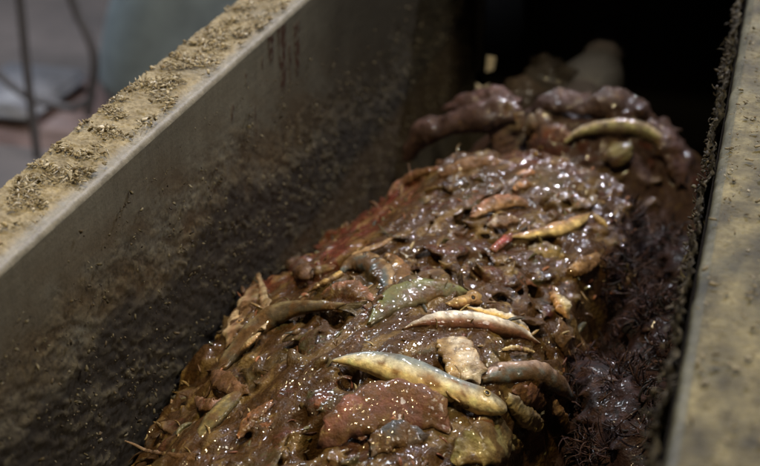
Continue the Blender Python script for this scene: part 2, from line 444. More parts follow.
# hairy crust hanging on the inner edge of the right rim
def hang(n):
    y = rng.uniform(.6, 1.6, n); z = -.002-rng.rand(n)**1.3*.055
    amp = .003+.008*np.clip(mn1(y), 0, 1)
    x = XR-amp*rng.rand(n)
    return np.stack([x, y, z], -1), np.stack([-np.abs(rng.normal(size=n))-.3, rng.normal(size=n)*.8, rng.normal(size=n)-.6], -1)
def mn1(y): return pn(np.stack([y, y*0, y*0], -1), 22, 3.)+.5
yy = np.linspace(.55, 1.68, 700); zz = np.linspace(-.001, -.075, 46)
Yh, Zh = np.meshgrid(yy, zz, indexing='ij'); Ph = np.stack([np.full(Yh.size, XR), Yh.ravel(), Zh.ravel()], -1)
amp = (.0045+.010*np.clip(fbm(Ph, 26, 3, 5.), -.3, 1)+.005*fbm(Ph, 90, 3, 6.)+.0025*fbm(Ph, 260, 2, 6.))*sstep(-.075, -.045, Ph[:, 2]+.012*fbm(Ph, 40, 2))*sstep(.003, -.002, Ph[:, 2])
Ph[:, 0] -= np.clip(amp, -.001, .02)
kq = sstep(-.3, .5, fbm(Ph, 130, 3, 9.))[:, None]
tpart('caked_dirt', Ph, grid_faces(700, 46), M_STEEL, np.array([.025, .020, .014])*(1-kq)+np.array([.10, .085, .055])*kq, np.ones(len(Ph)))
a = chips(900, lambda n: (hang(n)[0]-[.004, 0, 0], np.tile([-1., 0, .2], (n, 1))), (.0006, .0035), .5, [(.03, .024, .017), (.05, .04, .028), (.02, .016, .012), (.08, .066, .045)], elong=(1, 2), bend=1.)
b = strips(260, lambda n: (hang(n)[0]-[.004, 0, 0], hang(n)[1]), (.003, .010), (.0005, .0018), .0004, [(.05, .04, .028), (.06, .05, .034), (.09, .078, .054), (.03, .024, .018)], curl=2.0, seg=3)
V, Fc, C = join([a, b])
tpart('hanging_crust', V, Fc, M_CRUMB, C, kind='stuff')

# ------------------------------------------------------------------ screw conveyor
screw = empty('screw_conveyor', (CX, 1.2, CZ))
tag(screw, 'dirty steel conveyor screw, round shaft running back into the dark end of the trough', 'conveyor screw')
SO = np.array([CX, 1.2, CZ])
def spart(name, V, Fc, C, m=None, kind=None):
    me = mesh(name, V-SO, Fc); setcol(me, C)
    a = me.attributes.new('crust', 'FLOAT', 'POINT'); a.data.foreach_set('value', np.full(len(V), .5, np.float32))
    o = link(name, me, m or M_STEEL, screw); return o
def lathe_y(prof, n=40, cx=CX, cz=CZ):
    V = np.array([[cx+r*math.cos(t), y, cz+r*math.sin(t)] for (r, y) in prof for t in np.linspace(0, 2*math.pi, n, endpoint=False)])
    return V, grid_faces(len(prof), n, True)
V, Fc = lathe_y([(.030, y) for y in np.linspace(.4, 2.128, 160)])
V = V+ (V-np.array([CX, 0, CZ]))*np.array([1, 0, 1])*(.12*fbm(V, 40, 3))[:, None]
spart('shaft', V, Fc, np.tile((.10, .09, .105), (len(V), 1))*(1+.4*fbm(V, 60, 3))[:, None])
V, Fc = lathe_y([(.001, 1.86), (.02, 1.862), (.036, 1.875), (.045, 1.90), (.047, 1.93), (.044, 1.96), (.034, 2.00)])
V = V+.009*np.stack([fbm(V, 24, 3), fbm(V, 24, 3, 5.), fbm(V, 24, 3, 9.)], -1)
V[:, 0] += .002
spart('coupling', V, Fc, np.tile((.085, .085, .10), (len(V), 1)))
nt_, nr = 420, 14; V = []
for t in np.linspace(0, 1, nt_):
    a = t*3.9*2*math.pi+2.2; y = .45+t*1.15
    for s in (0, 1):
        for r in np.linspace(0.028, .115, nr//2) if s == 0 else np.linspace(.115, .028, nr//2):
            V.append([CX+r*math.cos(a), y+s*.006, CZ+r*math.sin(a)])
V = np.array(V); V[:, 1] += .003*fbm(V, 35, 2)
spart('flight', V, grid_faces(nt_, nr, True), np.tile((.10, .075, .07), (len(V), 1)))

# ------------------------------------------------------------------ the fish waste heap
def Hf(x, y):
    """smooth top of the front heap"""
    dx = x-(-.245)
    z = -.150 - (2.1+1.3*sstep(1.05, 1.25, y))*np.where(dx < 0, dx, 0)**2 - 2.2*np.where(dx > 0, dx, 0)**2
    z = z - .16*sstep(-.135, -.085, x + .018*np.sin(y*9) + .012*np.sin(y*23+1) + .006*np.sin(y*51))           # falls into the dark shreds on the right
    z = z - .05*sstep(.95, .70, y)*sstep(-.40, -.30, x)*0.4
    z = z - .010*np.sin((y-.8)*9.0 + x*9) 
    z = z - .24*sstep(1.335, 1.415, y+.25*np.abs(dx)**1.5 - .0)      # back edge of this heap
    return z
def Hb(x, y):
    """rear heap on the next turn of the screw"""
    dx = x-(-.190)
    yy = y-(1.585)
    return -.182 - 4.0*dx**2 - 6.5*yy**2*np.where(yy < 0, 1, 1.6)
def Htop(x, y): return np.maximum(Hf(x, y), Hb(x, y))
def surf(u, v, lift=0.0, H=None):
    """point of the place seen at this spot of the photo, on the smooth heap"""
    H = H or Htop
    d = ray(u, v); d = d/np.linalg.norm(d)
    t = .6+np.arange(0, 1500)*.001
    Q = CAM+d*t[:, None]
    hit = np.where((Q[:, 2] < H(Q[:, 0], Q[:, 1])) | (Q[:, 0] < -.440))[0]
    p = Q[hit[0]] if len(hit) else Q[-1]
    e = .006
    n = np.array([-(H(p[0]+e, p[1])-H(p[0]-e, p[1]))/(2*e), -(H(p[0], p[1]+e)-H(p[0], p[1]-e))/(2*e), 1.0]); n /= np.linalg.norm(n)
    return p+n*lift, n

BROWN = (.104, .053, .019)
PAL = [((.115, .066, .038), 30), ((.145, .088, .050), 14), ((.16, .062, .042), 10), ((.10, .030, .022), 4), ((.20, .135, .060), 8), ((.105, .095, .045), 7),
       ((.34, .235, .10), 8), ((.075, .078, .066), 5), ((.26, .11, .055), 4), ((.045, .032, .025), 6), ((.45, .36, .20), 4)]
PC = np.array([c for c, _ in PAL]); PW = np.array([w_ for _, w_ in PAL], float); PW /= PW.sum()

def blob(c, t, n, L, wd, hh, bendv, seed, nr=9, ns=10, rough=.25, flat=0.0):
    """bent tapered lump around c along tangent t"""
    t = np.array(t); t /= np.linalg.norm(t); n = n-np.dot(n, t)*t; n /= np.linalg.norm(n); s = np.cross(t, n)
    V = []
    for i in range(nr):
        k = i/(nr-1)*2-1
        r = max(1e-3, (1-abs(k)**2.4))**.5
        cc = c+t*(k*L/2)-n*(bendv*k*k*L)+s*(bendv*.6*k*k*L)
        for j in range(ns):
            a = 2*math.pi*j/ns
            V.append(cc+s*math.cos(a)*wd/2*r+n*math.sin(a)*hh/2*r)
    V = np.array(V)
    V += (rough*min(wd, hh*2)*pn(V, 1.2/max(wd, .01), seed))[:, None]*np.array([.6, .6, 1])
    F_ = grid_faces(nr, ns, True)
    cap = []
    return V, F_

# spots kept lower so that the separate fish are not buried
KEEP = []
def heap(name, Hfun, x0, x1, y0, y1, res, nl, cols, cw, dens, voxel, label, cat, zmin, material, flow, keepfree=True, holes=(), szs=(.009, .045), extra=()):
    parts = []
    nx = int((x1-x0)/res)+1; nyy = int((y1-y0)/res)+1
    xs = np.linspace(x0, x1, nx); ys_ = np.linspace(y0, y1, nyy)
    X, Y = np.meshgrid(xs, ys_, indexing='ij')
    Z = Hfun(X, Y)
    Pp = np.stack([X.ravel(), Y.ravel(), Z.ravel()], -1)
    ca_, sa_ = math.cos(.38), math.sin(.38)
    Fl = np.stack([Pp[:, 0]*ca_+Pp[:, 1]*sa_*-1, (Pp[:, 0]*sa_+Pp[:, 1]*ca_)*.30, Pp[:, 2]*0], -1)
    wv = Fl + .018*np.stack([pn(Pp, 14, 1.), pn(Pp, 14, 3.), Pp[:, 2]*0], -1)
    cr1 = sstep(.10, 0, np.abs(pn(wv, 30, 6.)))*sstep(-.1, .3, pn(Pp, 16, 33.))
    Pp[:, 2] += .010*fbm(Pp*np.array([1, .7, 0]), 20, 2, 4.) + .0065*fbm(wv, 42, 3, 8.) - .006*cr1 - .003
    if material is M_MASH:
        Pp[:, 2] += .030*sstep(-.37, -.43, Pp[:, 0])*fbm(Pp*np.array([1, 1, 0]), 24, 3, 64.) + .012*pn(Pp*np.array([1, 1, 0]), 9, 14.)
    for (hu, hv, hr, hd) in holes:
        q, _ = surf(hu, hv)
        dd = np.hypot(Pp[:, 0]-q[0], (Pp[:, 1]-q[1])*.7)
        Pp[:, 2] -= hd*sstep(hr, hr*.3, dd)
    Pp[:, 2] = np.maximum(Pp[:, 2], zmin+.01)
    if material is not M_MASH: Pp[:, 2] += .020*fbm(Pp*np.array([1, 1, 0]), 18, 3, 24.)
    Bt = Pp.copy(); Bt[:, 2] = zmin
    nb = nx*nyy
    ft = grid_faces(nx, nyy)
    i = np.arange(nx); j = np.arange(nyy)
    def side(idx): idx = np.array(idx); return np.stack([idx[:-1], idx[1:], idx[1:]+nb, idx[:-1]+nb], -1)
    sides = [side(i*nyy)[:, ::-1], side(i*nyy+nyy-1), side(j), side((nx-1)*nyy+j)[:, ::-1]]
    V = np.vstack([Pp, Bt]); Fc = np.vstack([ft, ft[:, ::-1]+nb]+sides)
    bc = np.tile(np.array(BROWN) if material is M_MASH else cols[0], (len(V), 1))
    parts.append((V, Fc, bc))
    capsF = None
    for k in range(nl):
        x = rng.uniform(x0+.01, x1-.01); y = rng.uniform(y0+.02, y1-.01)
        if rng.rand() > dens(x, y): continue
        z = Hfun(np.array(x), np.array(y)) - .003
        e = .006
        n = np.array([-(Hfun(np.array(x+e), y)-Hfun(np.array(x-e), y))/(2*e), -(Hfun(np.array(x), y+e)-Hfun(np.array(x), y-e))/(2*e), 1.]); n /= np.linalg.norm(n)
        L = szs[0]+(szs[1]-szs[0])*rng.rand()**1.8
        fl = rng.rand()
        wd = L*rng.uniform(.25, .6); hh = wd*(rng.uniform(.16, .34) if fl < .8 else rng.uniform(.4, .7))
        ang = flow(x, y)+rng.normal()*.7
        t = np.array([math.cos(ang), math.sin(ang), rng.normal()*.25]); t -= n*np.dot(t, n)*.7
        if keepfree:
            u, v = proj(np.array([x, y, z])); bad = 0
            for (ku, kv, kr) in KEEP:
                if (u-ku)**2+(v-kv)**2 < kr*kr: bad = 1; break
            if bad: z -= hh*.9+.005
        nn = n+rng.normal(size=3)*.28
        Vb, Fb = blob(np.array([x, y, z]), t, nn, L, wd, hh, rng.uniform(-.25, .25), k*1.7)
        parts.append((Vb, Fb, np.tile(cols[rng.choice(len(cols), p=cw)]*rng.uniform(.8, 1.2), (len(Vb), 1))))
    parts += extra
    V, Fc, C = join(parts)
    me = mesh('tmp', V, Fc)
    o = link('tmp', me, None)
    md = o.modifiers.new('r', 'REMESH'); md.mode = 'VOXEL'; md.voxel_size = voxel; md.use_smooth_shade = True
    dg = bpy.context.evaluated_depsgraph_get(); dg.update()
    ev = o.evaluated_get(dg).to_mesh()
    nv = len(ev.vertices); NV = np.empty(nv*3, np.float32); ev.vertices.foreach_get('co', NV); NV = NV.reshape(-1, 3).astype(float)
    nf = len(ev.polygons); lt = np.empty(nf, np.int32); ev.polygons.foreach_get('loop_total', lt)
    li = np.empty(len(ev.loops), np.int32); ev.loops.foreach_get('vertex_index', li)
    assert (lt == 4).all()
    NF = li.reshape(-1, 4)
    o.evaluated_get(dg).to_mesh_clear(); bpy.data.objects.remove(o); bpy.data.meshes.remove(me)
    # drop the underside
    keepv = NV[:, 2] > np.minimum(Hfun(NV[:, 0], NV[:, 1]) - .05, 0) 
    keepv &= NV[:, 2] > zmin+.006
    kf = keepv[NF].all(1); NF = NF[kf]
    used = np.zeros(nv, bool); used[NF.ravel()] = True
    idx = np.cumsum(used)-1; NV = NV[used]; NF = idx[NF]
    # a few smoothing passes so lumps melt together
    for it in range(3):
        acc = np.zeros_like(NV); cnt = np.zeros(len(NV))
        for a_, b_ in ((0, 1), (1, 2), (2, 3), (3, 0)):
            np.add.at(acc, NF[:, a_], NV[NF[:, b_]]); np.add.at(cnt, NF[:, a_], 1)
            np.add.at(acc, NF[:, b_], NV[NF[:, a_]]); np.add.at(cnt, NF[:, b_], 1)
        NV = NV*.45+.55*acc/np.maximum(cnt, 1)[:, None]
    # colour from the nearest source piece
    kd = KDTree(len(V)); 
    for k in range(len(V)): kd.insert(V[k], k)
    kd.balance()
    warp = NV + .0035*np.stack([pn(NV, 120, 1.), pn(NV, 120, 5.), pn(NV, 120, 9.)], -1)
    near = np.fromiter((kd.find(q)[1] for q in warp.tolist()), int, len(NV))
    CC = C[near]
    pf = sstep(-.12, .22, fbm(NV, 34, 3, 12.))*.62
    pc = np.array(BROWN)*(1+.35*fbm(NV, 60, 2, 22.))[:, None] if material is M_MASH else CC*(1+.4*fbm(NV, 60, 2, 22.))[:, None]
    CC = CC*(1-pf[:, None]) + pc*pf[:, None]
    red = sstep(.22, .5, fbm(NV, 17, 2, 55.))
    if material is M_MASH:
        CC = CC*(1-.55*red[:, None]) + np.array([.15, .048, .036])*.55*red[:, None]
        oli = sstep(.2, .45, fbm(NV*np.array([1, .6, 1]), 19, 2, 75.))
        CC = CC*(1-.5*oli[:, None]) + np.array([.145, .115, .045])*.5*oli[:, None]
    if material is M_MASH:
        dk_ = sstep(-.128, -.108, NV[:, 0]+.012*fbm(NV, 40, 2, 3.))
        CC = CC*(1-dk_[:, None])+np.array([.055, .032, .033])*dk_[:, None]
    if material is M_MASH:
        rs = sstep(-.305, -.36, NV[:, 0]+.03*fbm(NV, 20, 2, 9.))*sstep(1.0, 1.12, NV[:, 1]+.05*fbm(NV, 14, 2, 1.))*sstep(-.45, .15, fbm(NV*np.array([1, .4, 1]), 70, 3, 15.))
        CC = CC*(1-.75*rs[:, None]) + np.array([.26, .060, .045])*.75*rs[:, None]
        ye = sstep(.14, .34, fbm(Fl_(NV), 62, 3, 66.))
        CC = CC*(1-.6*ye[:, None]) + np.array([.33, .22, .08])*.6*ye[:, None]
    # fine grain along the flow
    NVs = NV*np.array([1, .5, 1])
    Fl = np.stack([NV[:, 0]*math.cos(.38)-NV[:, 1]*math.sin(.38), (NV[:, 0]*math.sin(.38)+NV[:, 1]*math.cos(.38))*.25, NV[:, 2]*.6], -1)
    g = .0007*fbm(NVs, 140, 1, 31.) + .0014*fbm(Fl+.004*pn(NV, 40, 2.)[:, None], 130, 2, 77.)
    NV[:, 2] += g
    org = np.array([(x0+x1)/2, (y0+y1)/2, zmin])
    me = mesh(name, NV-org, NF); setcol(me, np.clip(CC, .005, .8))
    o = link(name, me, material); o.location = org
    o['kind'] = 'stuff'; tag(o, label, cat)
    return o, NV, NF

flow_front = lambda x, y: math.pi/2 + (x+.24)*3.0 - .55
def Fl_(P): return np.stack([P[:, 0]*math.cos(.38)-P[:, 1]*math.sin(.38), (P[:, 0]*math.sin(.38)+P[:, 1]*math.cos(.38))*.35, P[:, 2]*.6], -1)
# (u, v, radius) kept clear; filled from the piece list below
PATHS = {}
def path(key, pts): PATHS[key] = pts; return pts

PIECES = [
 # name, label, category, pts [(u,v,lift)], half widths, half heights, dorsal, mid, belly, opts
 dict(n='whole_fish', l='whole small fish with blue back, cream blotched belly and head to the right', c='fish',
      p=[(333, 361, .004), (352, 360, .009), (378, 364, .012), (405, 372, .013), (430, 382, .013), (455, 391, .013), (478, 400, .012), (496, 407, .010), (504, 411, .007)],
      w=[.0012, .0058, .0098, .0120, .0118, .0092, .0102, .0070, .0008], h=[.002, .005, .0085, .0105, .0105, .0095, .010, .008, .003],
      d=(.20, .23, .23), m=(.70, .66, .50), b=(.85, .68, .34), kind='fish'),
 dict(smear=.55, n='curved_fish', l='silver white fish back arched above the cream belly chunk, brown red flank below', c='fish',
      p=[(404, 329, .004), (425, 322, .009), (450, 320, .011), (475, 321, .011), (498, 326, .010), (520, 333, .006), (538, 343, .002)],
      w=[.0006, .0048, .0075, .0085, .0080, .006, .0006], h=[.002, .006, .008, .008, .008, .007, .003], d=(.78, .74, .66), m=(.46, .34, .24), b=(.17, .07, .045), sharp=1),
 dict(smear=.55, n='belly_chunk', l='pale cream and pinkish square cut of fish belly just above the whole fish', c='fish piece',
      p=[(452, 339, .004), (457, 350, .012), (461, 362, .013), (466, 375, .009), (470, 384, .002)],
      w=[.0125, .0135, .0135, .013, .011], h=[.004, .006, .0065, .006, .004], d=(.66, .58, .46), m=(.76, .68, .54), b=(.42, .30, .15), noisec=(.30, .19, .08)),
 dict(n='arched_fish', l='blue grey arched fish lying right of the cream chunk with pinkish top edge', c='fish',
      p=[(478, 381, .003), (495, 375, .009), (515, 372, .012), (535, 373, .012), (552, 380, .010), (566, 392, .007), (577, 408, .002)],
      w=[.0008, .0062, .0090, .0100, .0090, .006, .0008], h=[.003, .006, .008, .0085, .008, .006, .003], d=(.33, .24, .19), m=(.12, .135, .125), b=(.09, .095, .08)),
 dict(smear=.55, n='fish_fillet', l='golden yellow pointed fillet slanting down to the right above the silver fish back', c='fish fillet',
      p=[(470, 309, .005), (485, 313, .009), (500, 318, .011), (514, 324, .010), (527, 331, .007)],
      w=[.0015, .004, .0065, .0085, .0035], h=[.002, .004, .005, .005, .003], d=(.62, .55, .42), m=(.74, .52, .18), b=(.40, .24, .08)),
 dict(smear=.55, n='fish_head_scrap', l='small orange golden rounded fish head beside the tip of the yellow fillet', c='fish head',
      p=[(449, 305, .003), (458, 303, .008), (468, 300, .010), (476, 299, .008), (481, 302, .003)],
      w=[.002, .0045, .006, .0065, .003], h=[.002, .004, .006, .006, .003], d=(.46, .30, .12), m=(.55, .38, .14), b=(.32, .17, .07), eye=(473, 298)),
 dict(smear=.55, n='split_fish', l='golden crescent shaped split fish over a dark hollow, right of centre', c='fish',
      p=[(511, 237, .006), (525, 236, .011), (540, 233, .013), (555, 230, .014), (568, 226, .014), (580, 220, .013), (588, 215, .009)],
      w=[.0012, .0035, .005, .0065, .007, .005, .002], h=[.002, .004, .006, .0065, .0065, .005, .002], d=(.36, .22, .12), m=(.58, .40, .16), b=(.80, .60, .26)),
 dict(smear=.55, n='fish_tail', l='little yellow tail tip right of the golden crescent fish', c='fish tail',
      p=[(592, 213, .008), (597, 218, .010), (602, 222, .009), (607, 227, .005)], w=[.001, .003, .0035, .0015], h=[.0015, .003, .003, .001], d=(.5, .38, .16), m=(.58, .44, .18), b=(.42, .27, .09)),
 dict(n='lower_jaw', l='olive brown flat fish jaw under the golden crescent fish', c='fish piece',
      p=[(528, 250, .001), (542, 250, .005), (556, 254, .006), (568, 260, .002)], w=[.004, .008, .008, .003], h=[.002, .003, .003, .002], d=(.15, .11, .04), m=(.26, .18, .06), b=(.20, .14, .05)),
 dict(n='cream_chunk', l='cream and orange lump of fish at the right edge of the brown heap', c='fish piece',
      p=[(556, 288, .003), (557, 298, .009), (563, 308, .010), (568, 317, .005)], w=[.003, .0055, .008, .004], h=[.003, .006, .007, .003], d=(.66, .58, .40), m=(.72, .58, .28), b=(.48, .26, .10)),
 dict(n='orange_lump', l='tan orange ragged lump of fish on the heap edge above the cream and orange lump', c='fish piece',
      p=[(572, 274, .003), (580, 268, .009), (590, 262, .010), (598, 256, .005)], w=[.004, .008, .008, .003], h=[.004, .007, .007, .003], d=(.40, .25, .11), m=(.34, .21, .09), b=(.24, .14, .07)),
 dict(n='green_fish', l='mossy green fish back half sunk in the paste left of the orange golden head', c='fish',
      p=[(368, 326, -.002), (382, 311, .003), (398, 299, .006), (415, 292, .007), (433, 290, .006), (452, 291, .002), (466, 294, -.002)],
      w=[.001, .008, .013, .015, .012, .007, .0008], h=[.003, .006, .008, .008, .008, .006, .003], d=(.135, .145, .060), m=(.125, .125, .060), b=(.09, .075, .04)),
 dict(n='blue_fish', l='slate blue fish back arching over the brown tail in the upper left heap', c='fish',
      p=[(340, 272, .001), (352, 264, .007), (366, 262, .010), (378, 268, .010), (386, 279, .007), (388, 293, .002)],
      w=[.004, .0075, .010, .010, .008, .004], h=[.003, .006, .008, .008, .006, .003], d=(.26, .18, .10), m=(.085, .098, .095), b=(.06, .068, .07)),
 dict(n='pale_strip', l='tan pale streak of torn fish skin behind the slate blue fish back', c='skin strip',
      p=[(352, 255, .007), (366, 250, .011), (380, 245, .010), (392, 238, .004)], w=[.0015, .003, .003, .001], h=[.001, .002, .002, .001], d=(.42, .28, .15), m=(.36, .24, .13), b=(.28, .17, .09)),
 dict(n='ochre_flank', l='ochre orange flank of fish right of the slate blue fish back', c='fish piece',
      p=[(388, 256, .002), (397, 264, .008), (402, 276, .009), (400, 290, .004)], w=[.003, .007, .008, .004], h=[.003, .005, .006, .003], d=(.32, .17, .08), m=(.38, .24, .10), b=(.20, .13, .06)),
 dict(n='dark_fish', l='dark brown fish with forked tail reaching right, left side of the heap', c='fish',
      p=[(218, 374, .000), (232, 354, .007), (248, 336, .012), (266, 320, .015), (285, 311, .015), (305, 307, .014), (325, 306, .012), (343, 307, .010)],
      w=[.004, .0085, .0115, .0115, .0095, .0065, .0045, .0028], h=[.004, .007, .009, .009, .008, .006, .004, .0025], d=(.19, .15, .08), m=(.085, .062, .038), b=(.07, .055, .034), tail=1),
 dict(n='fin_bundle', l='golden brown bundle of fin rays poking up behind the dark forked tail', c='fin',
      p=[(309, 292, .009), (318, 286, .014), (329, 280, .017), (342, 273, .017)], w=[.001, .0028, .0036, .0034], h=[.001, .002, .0022, .002], d=(.46, .32, .12), m=(.52, .36, .13), b=(.30, .18, .07), rays=1),
 dict(n='torn_fish_head', l='cream and pink torn fish head standing up at the left wall of the trough', c='fish head',
      p=[(232, 345, .000), (238, 328, .010), (246, 311, .018), (252, 296, .024), (257, 283, .027), (258, 274, .026)],
      w=[.006, .0115, .0125, .010, .006, .002], h=[.006, .010, .010, .008, .005, .002], d=(.23, .18, .10), m=(.36, .22, .13), b=(.58, .44, .26), noisec=(.12, .06, .04), eye=(240, 321), Hk='side'),
 dict(smear=.55, n='cream_flap', l='smooth cream flap along the right side of the torn fish head', c='fish piece',
      p=[(258, 273, .032), (262, 288, .032), (265, 303, .028), (265, 318, .020), (262, 330, .012)], w=[.0015, .003, .0045, .0055, .002], h=[.001, .0018, .0022, .002, .001], d=(.46, .36, .22), m=(.52, .40, .24), b=(.40, .25, .14)),
 dict(smear=.55, n='small_cream_piece', l='small cream oval below the torn fish head', c='fish piece',
      p=[(240, 351, .014), (246, 345, .017), (254, 338, .017), (260, 333, .013)], w=[.001, .0028, .0028, .001], h=[.001, .002, .002, .001], d=(.5, .38, .2), m=(.5, .38, .2), b=(.36, .22, .1)),
 dict(n='gut_ball', l='greyish mauve knob of gut close to the trough wall above the forked tail', c='gut lump',
      p=[(288, 262, .010), (295, 264, .017), (303, 270, .017), (309, 277, .008)], w=[.004, .008, .008, .004], h=[.004, .008, .007, .004], d=(.20, .15, .13), m=(.18, .12, .11), b=(.13, .08, .07)),
 dict(n='brown_gut', l='reddish brown gut fold lying between the fin bundle and the slate blue fish', c='gut lump',
      p=[(318, 298, .004), (332, 292, .010), (348, 289, .012), (362, 294, .010), (370, 302, .003)], w=[.004, .008, .009, .007, .003], h=[.003, .006, .007, .005, .003], d=(.26, .13, .085), m=(.19, .10, .06), b=(.09, .06, .04)),
 dict(n='striped_fish', l='thin greenish yellow fish lying lengthwise in the lower left of the heap', c='fish',
      p=[(197, 440, .004), (208, 425, .009), (220, 411, .011), (232, 399, .010), (246, 388, .005)], w=[.003, .006, .007, .006, .002], h=[.002, .004, .005, .004, .002], d=(.19, .15, .07), m=(.34, .27, .10), b=(.15, .12, .05), stripe=1),
 dict(n='orange_strip', l='rust orange strip of flesh right of the greenish yellow fish', c='flesh strip',
      p=[(238, 438, .004), (248, 424, .009), (260, 412, .010), (272, 403, .004)], w=[.002, .005, .005, .002], h=[.002, .004, .004, .002], d=(.32, .14, .06), m=(.28, .12, .05), b=(.15, .075, .04)),
 dict(n='curled_skin', l='small curled pinkish skin scrap at the left edge of the heap', c='skin scrap',
      p=[(196, 398, .008), (203, 404, .013), (213, 405, .013), (222, 400, .008)], w=[.002, .005, .005, .002], h=[.001, .003, .003, .001], d=(.28, .17, .12), m=(.22, .12, .08), b=(.13, .07, .05)),
 dict(n='skin_flap', l='flat brown skin flap jutting from the left edge of the heap', c='skin scrap',
      p=[(212, 372, .006), (222, 380, .013), (234, 388, .014), (248, 391, .007)], w=[.003, .008, .007, .002], h=[.001, .0025, .0025, .001], d=(.20, .11, .065), m=(.15, .08, .045), b=(.09, .05, .03)),
 dict(cov=1.04, n='gut_lump', l='large maroon brown wet gut lump at the bottom below the whole fish', c='gut lump',
      p=[(322, 440, .000), (345, 424, .007), (372, 410, .010), (400, 406, .010), (428, 414, .007), (448, 428, .001)], w=[.008, .017, .021, .021, .017, .007], h=[.005, .009, .011, .011, .009, .005], d=(.20, .085, .060), m=(.165, .068, .050), b=(.12, .055, .042)),
 dict(cov=1.04, n='dark_gut_lump', l='dark slate wet lump at the bottom edge left of the olive piece', c='gut lump',
      p=[(368, 452, .000), (385, 440, .007), (405, 434, .008), (425, 440, .003)], w=[.005, .012, .012, .005], h=[.004, .006, .007, .004], d=(.055, .055, .055), m=(.06, .052, .048), b=(.10, .07, .05)),
 dict(cov=1.04, n='olive_piece', l='olive yellow fish piece at the bottom edge of the picture', c='fish piece',
      p=[(455, 462, .002), (470, 450, .008), (488, 444, .010), (507, 442, .008), (522, 446, .002)], w=[.005, .013, .015, .012, .004], h=[.004, .006, .007, .006, .003], d=(.19, .17, .07), m=(.36, .30, .12), b=(.26, .20, .08)),
 dict(smear=.55, n='open_mouth_head', l='grey cream fish head with round open mouth below the arched blue grey fish', c='fish head',
      p=[(506, 394, .004), (513, 403, .010), (521, 412, .012), (530, 419, .012), (537, 425, .009)], w=[.003, .006, .0075, .008, .0062], h=[.003, .006, .007, .0075, .006], d=(.34, .30, .22), m=(.36, .31, .18), b=(.40, .31, .14), mouth=(538, 424)),
 dict(n='liver_lump', l='smooth dusky pink liver lump behind the open mouthed head', c='liver',
      p=[(513, 393, .005), (523, 393, .012), (534, 397, .013), (543, 405, .006)], w=[.004, .008, .0085, .004], h=[.004, .007, .007, .004], d=(.22, .115, .085), m=(.23, .12, .09), b=(.15, .08, .06)),
 dict(n='smooth_flap', l='smooth tan brown triangular flap at the right edge above the arched blue grey fish', c='skin flap',
      p=[(566, 324, .005), (565, 335, .010), (568, 346, .010), (575, 355, .005)], w=[.008, .011, .009, .003], h=[.002, .003, .003, .002], d=(.20, .14, .09), m=(.21, .145, .09), b=(.17, .11, .065)),
 dict(smear=.55, n='red_flesh', l='blood red torn flesh at the left tip of the golden crescent fish', c='flesh piece',
      p=[(493, 250, .004), (499, 245, .009), (506, 240, .009), (511, 234, .004)], w=[.003, .005, .005, .002], h=[.002, .004, .004, .002], d=(.34, .055, .03), m=(.30, .04, .025), b=(.14, .03, .02)),
 dict(n='white_membrane', l='whitish ragged membrane above the blood red flesh', c='membrane',
      p=[(488, 226, .004), (498, 222, .009), (510, 219, .009), (520, 221, .003)], w=[.003, .006, .006, .002], h=[.002, .003, .003, .001], d=(.40, .34, .27), m=(.32, .25, .19), b=(.20, .12, .08)),
 dict(n='orange_egg_lump', l='orange oval roe lump near the rear edge of the front heap', c='roe lump',
      p=[(514, 190, .005), (519, 186, .010), (526, 184, .009), (532, 186, .004)], w=[.002, .005, .005, .002], h=[.002, .004, .004, .002], d=(.40, .20, .07), m=(.36, .17, .06), b=(.22, .11, .05)),
 dict(n='orange_egg_lump', l='smaller orange roe lump just behind the orange oval one', c='roe lump',
      p=[(516, 177, .005), (522, 174, .009), (529, 172, .008), (535, 172, .003)], w=[.002, .004, .004, .002], h=[.002, .003, .003, .002], d=(.36, .19, .08), m=(.34, .17, .07), b=(.2, .1, .05)),
 dict(n='pink_fillet', l='salmon pink fillet on the rear left shoulder of the front heap', c='fish fillet',
      p=[(388, 196, .001), (398, 186, .006), (410, 178, .008), (424, 172, .008), (438, 169, .002)], w=[.002, .0055, .006, .005, .002], h=[.002, .005, .006, .005, .002], cov=1.0, d=(.28, .14, .10), m=(.26, .12, .08), b=(.18, .07, .05)),
 dict(n='orange_fillet', l='long orange brown fillet beside the salmon pink one', c='fish fillet',
      p=[(436, 176, .003), (450, 170, .008), (470, 164, .009), (492, 162, .006), (508, 162, .002)], w=[.003, .007, .008, .006, .002], h=[.002, .004, .005, .004, .002], cov=1.0, d=(.24, .14, .075), m=(.22, .12, .07), b=(.15, .08, .05)),
 dict(n='red_brown_fillet', l='orange red flesh fold beside the dark dent in the middle of the heap', c='fish fillet',
      p=[(472, 218, .002), (482, 209, .008), (496, 203, .010), (512, 201, .009), (528, 205, .003)], w=[.003, .006, .008, .007, .003], h=[.002, .005, .006, .005, .003], d=(.30, .14, .08), m=(.27, .14, .07), b=(.34, .20, .10)),
 dict(n='ochre_strip', l='short ochre strip on the paste above the mossy green fish', c='skin strip',
      p=[(398, 291, .012), (406, 286, .014), (416, 282, .013), (424, 280, .007)], w=[.001, .0022, .0022, .001], h=[.001, .0015, .0015, .001], d=(.40, .28, .12), m=(.38, .26, .11), b=(.24, .15, .06)),
 dict(n='yellow_slice', l='thin yellow slice of belly below the silver white fish back', c='fish slice',
      p=[(502, 350, .004), (512, 348, .010), (524, 349, .010), (534, 352, .004)], w=[.001, .0025, .0025, .001], h=[.001, .0018, .0018, .001], d=(.50, .40, .2), m=(.5, .38, .17), b=(.3, .2, .09)),
 dict(n='torn_skin', l='tan torn skin fold beside the open mouthed head', c='skin fold',
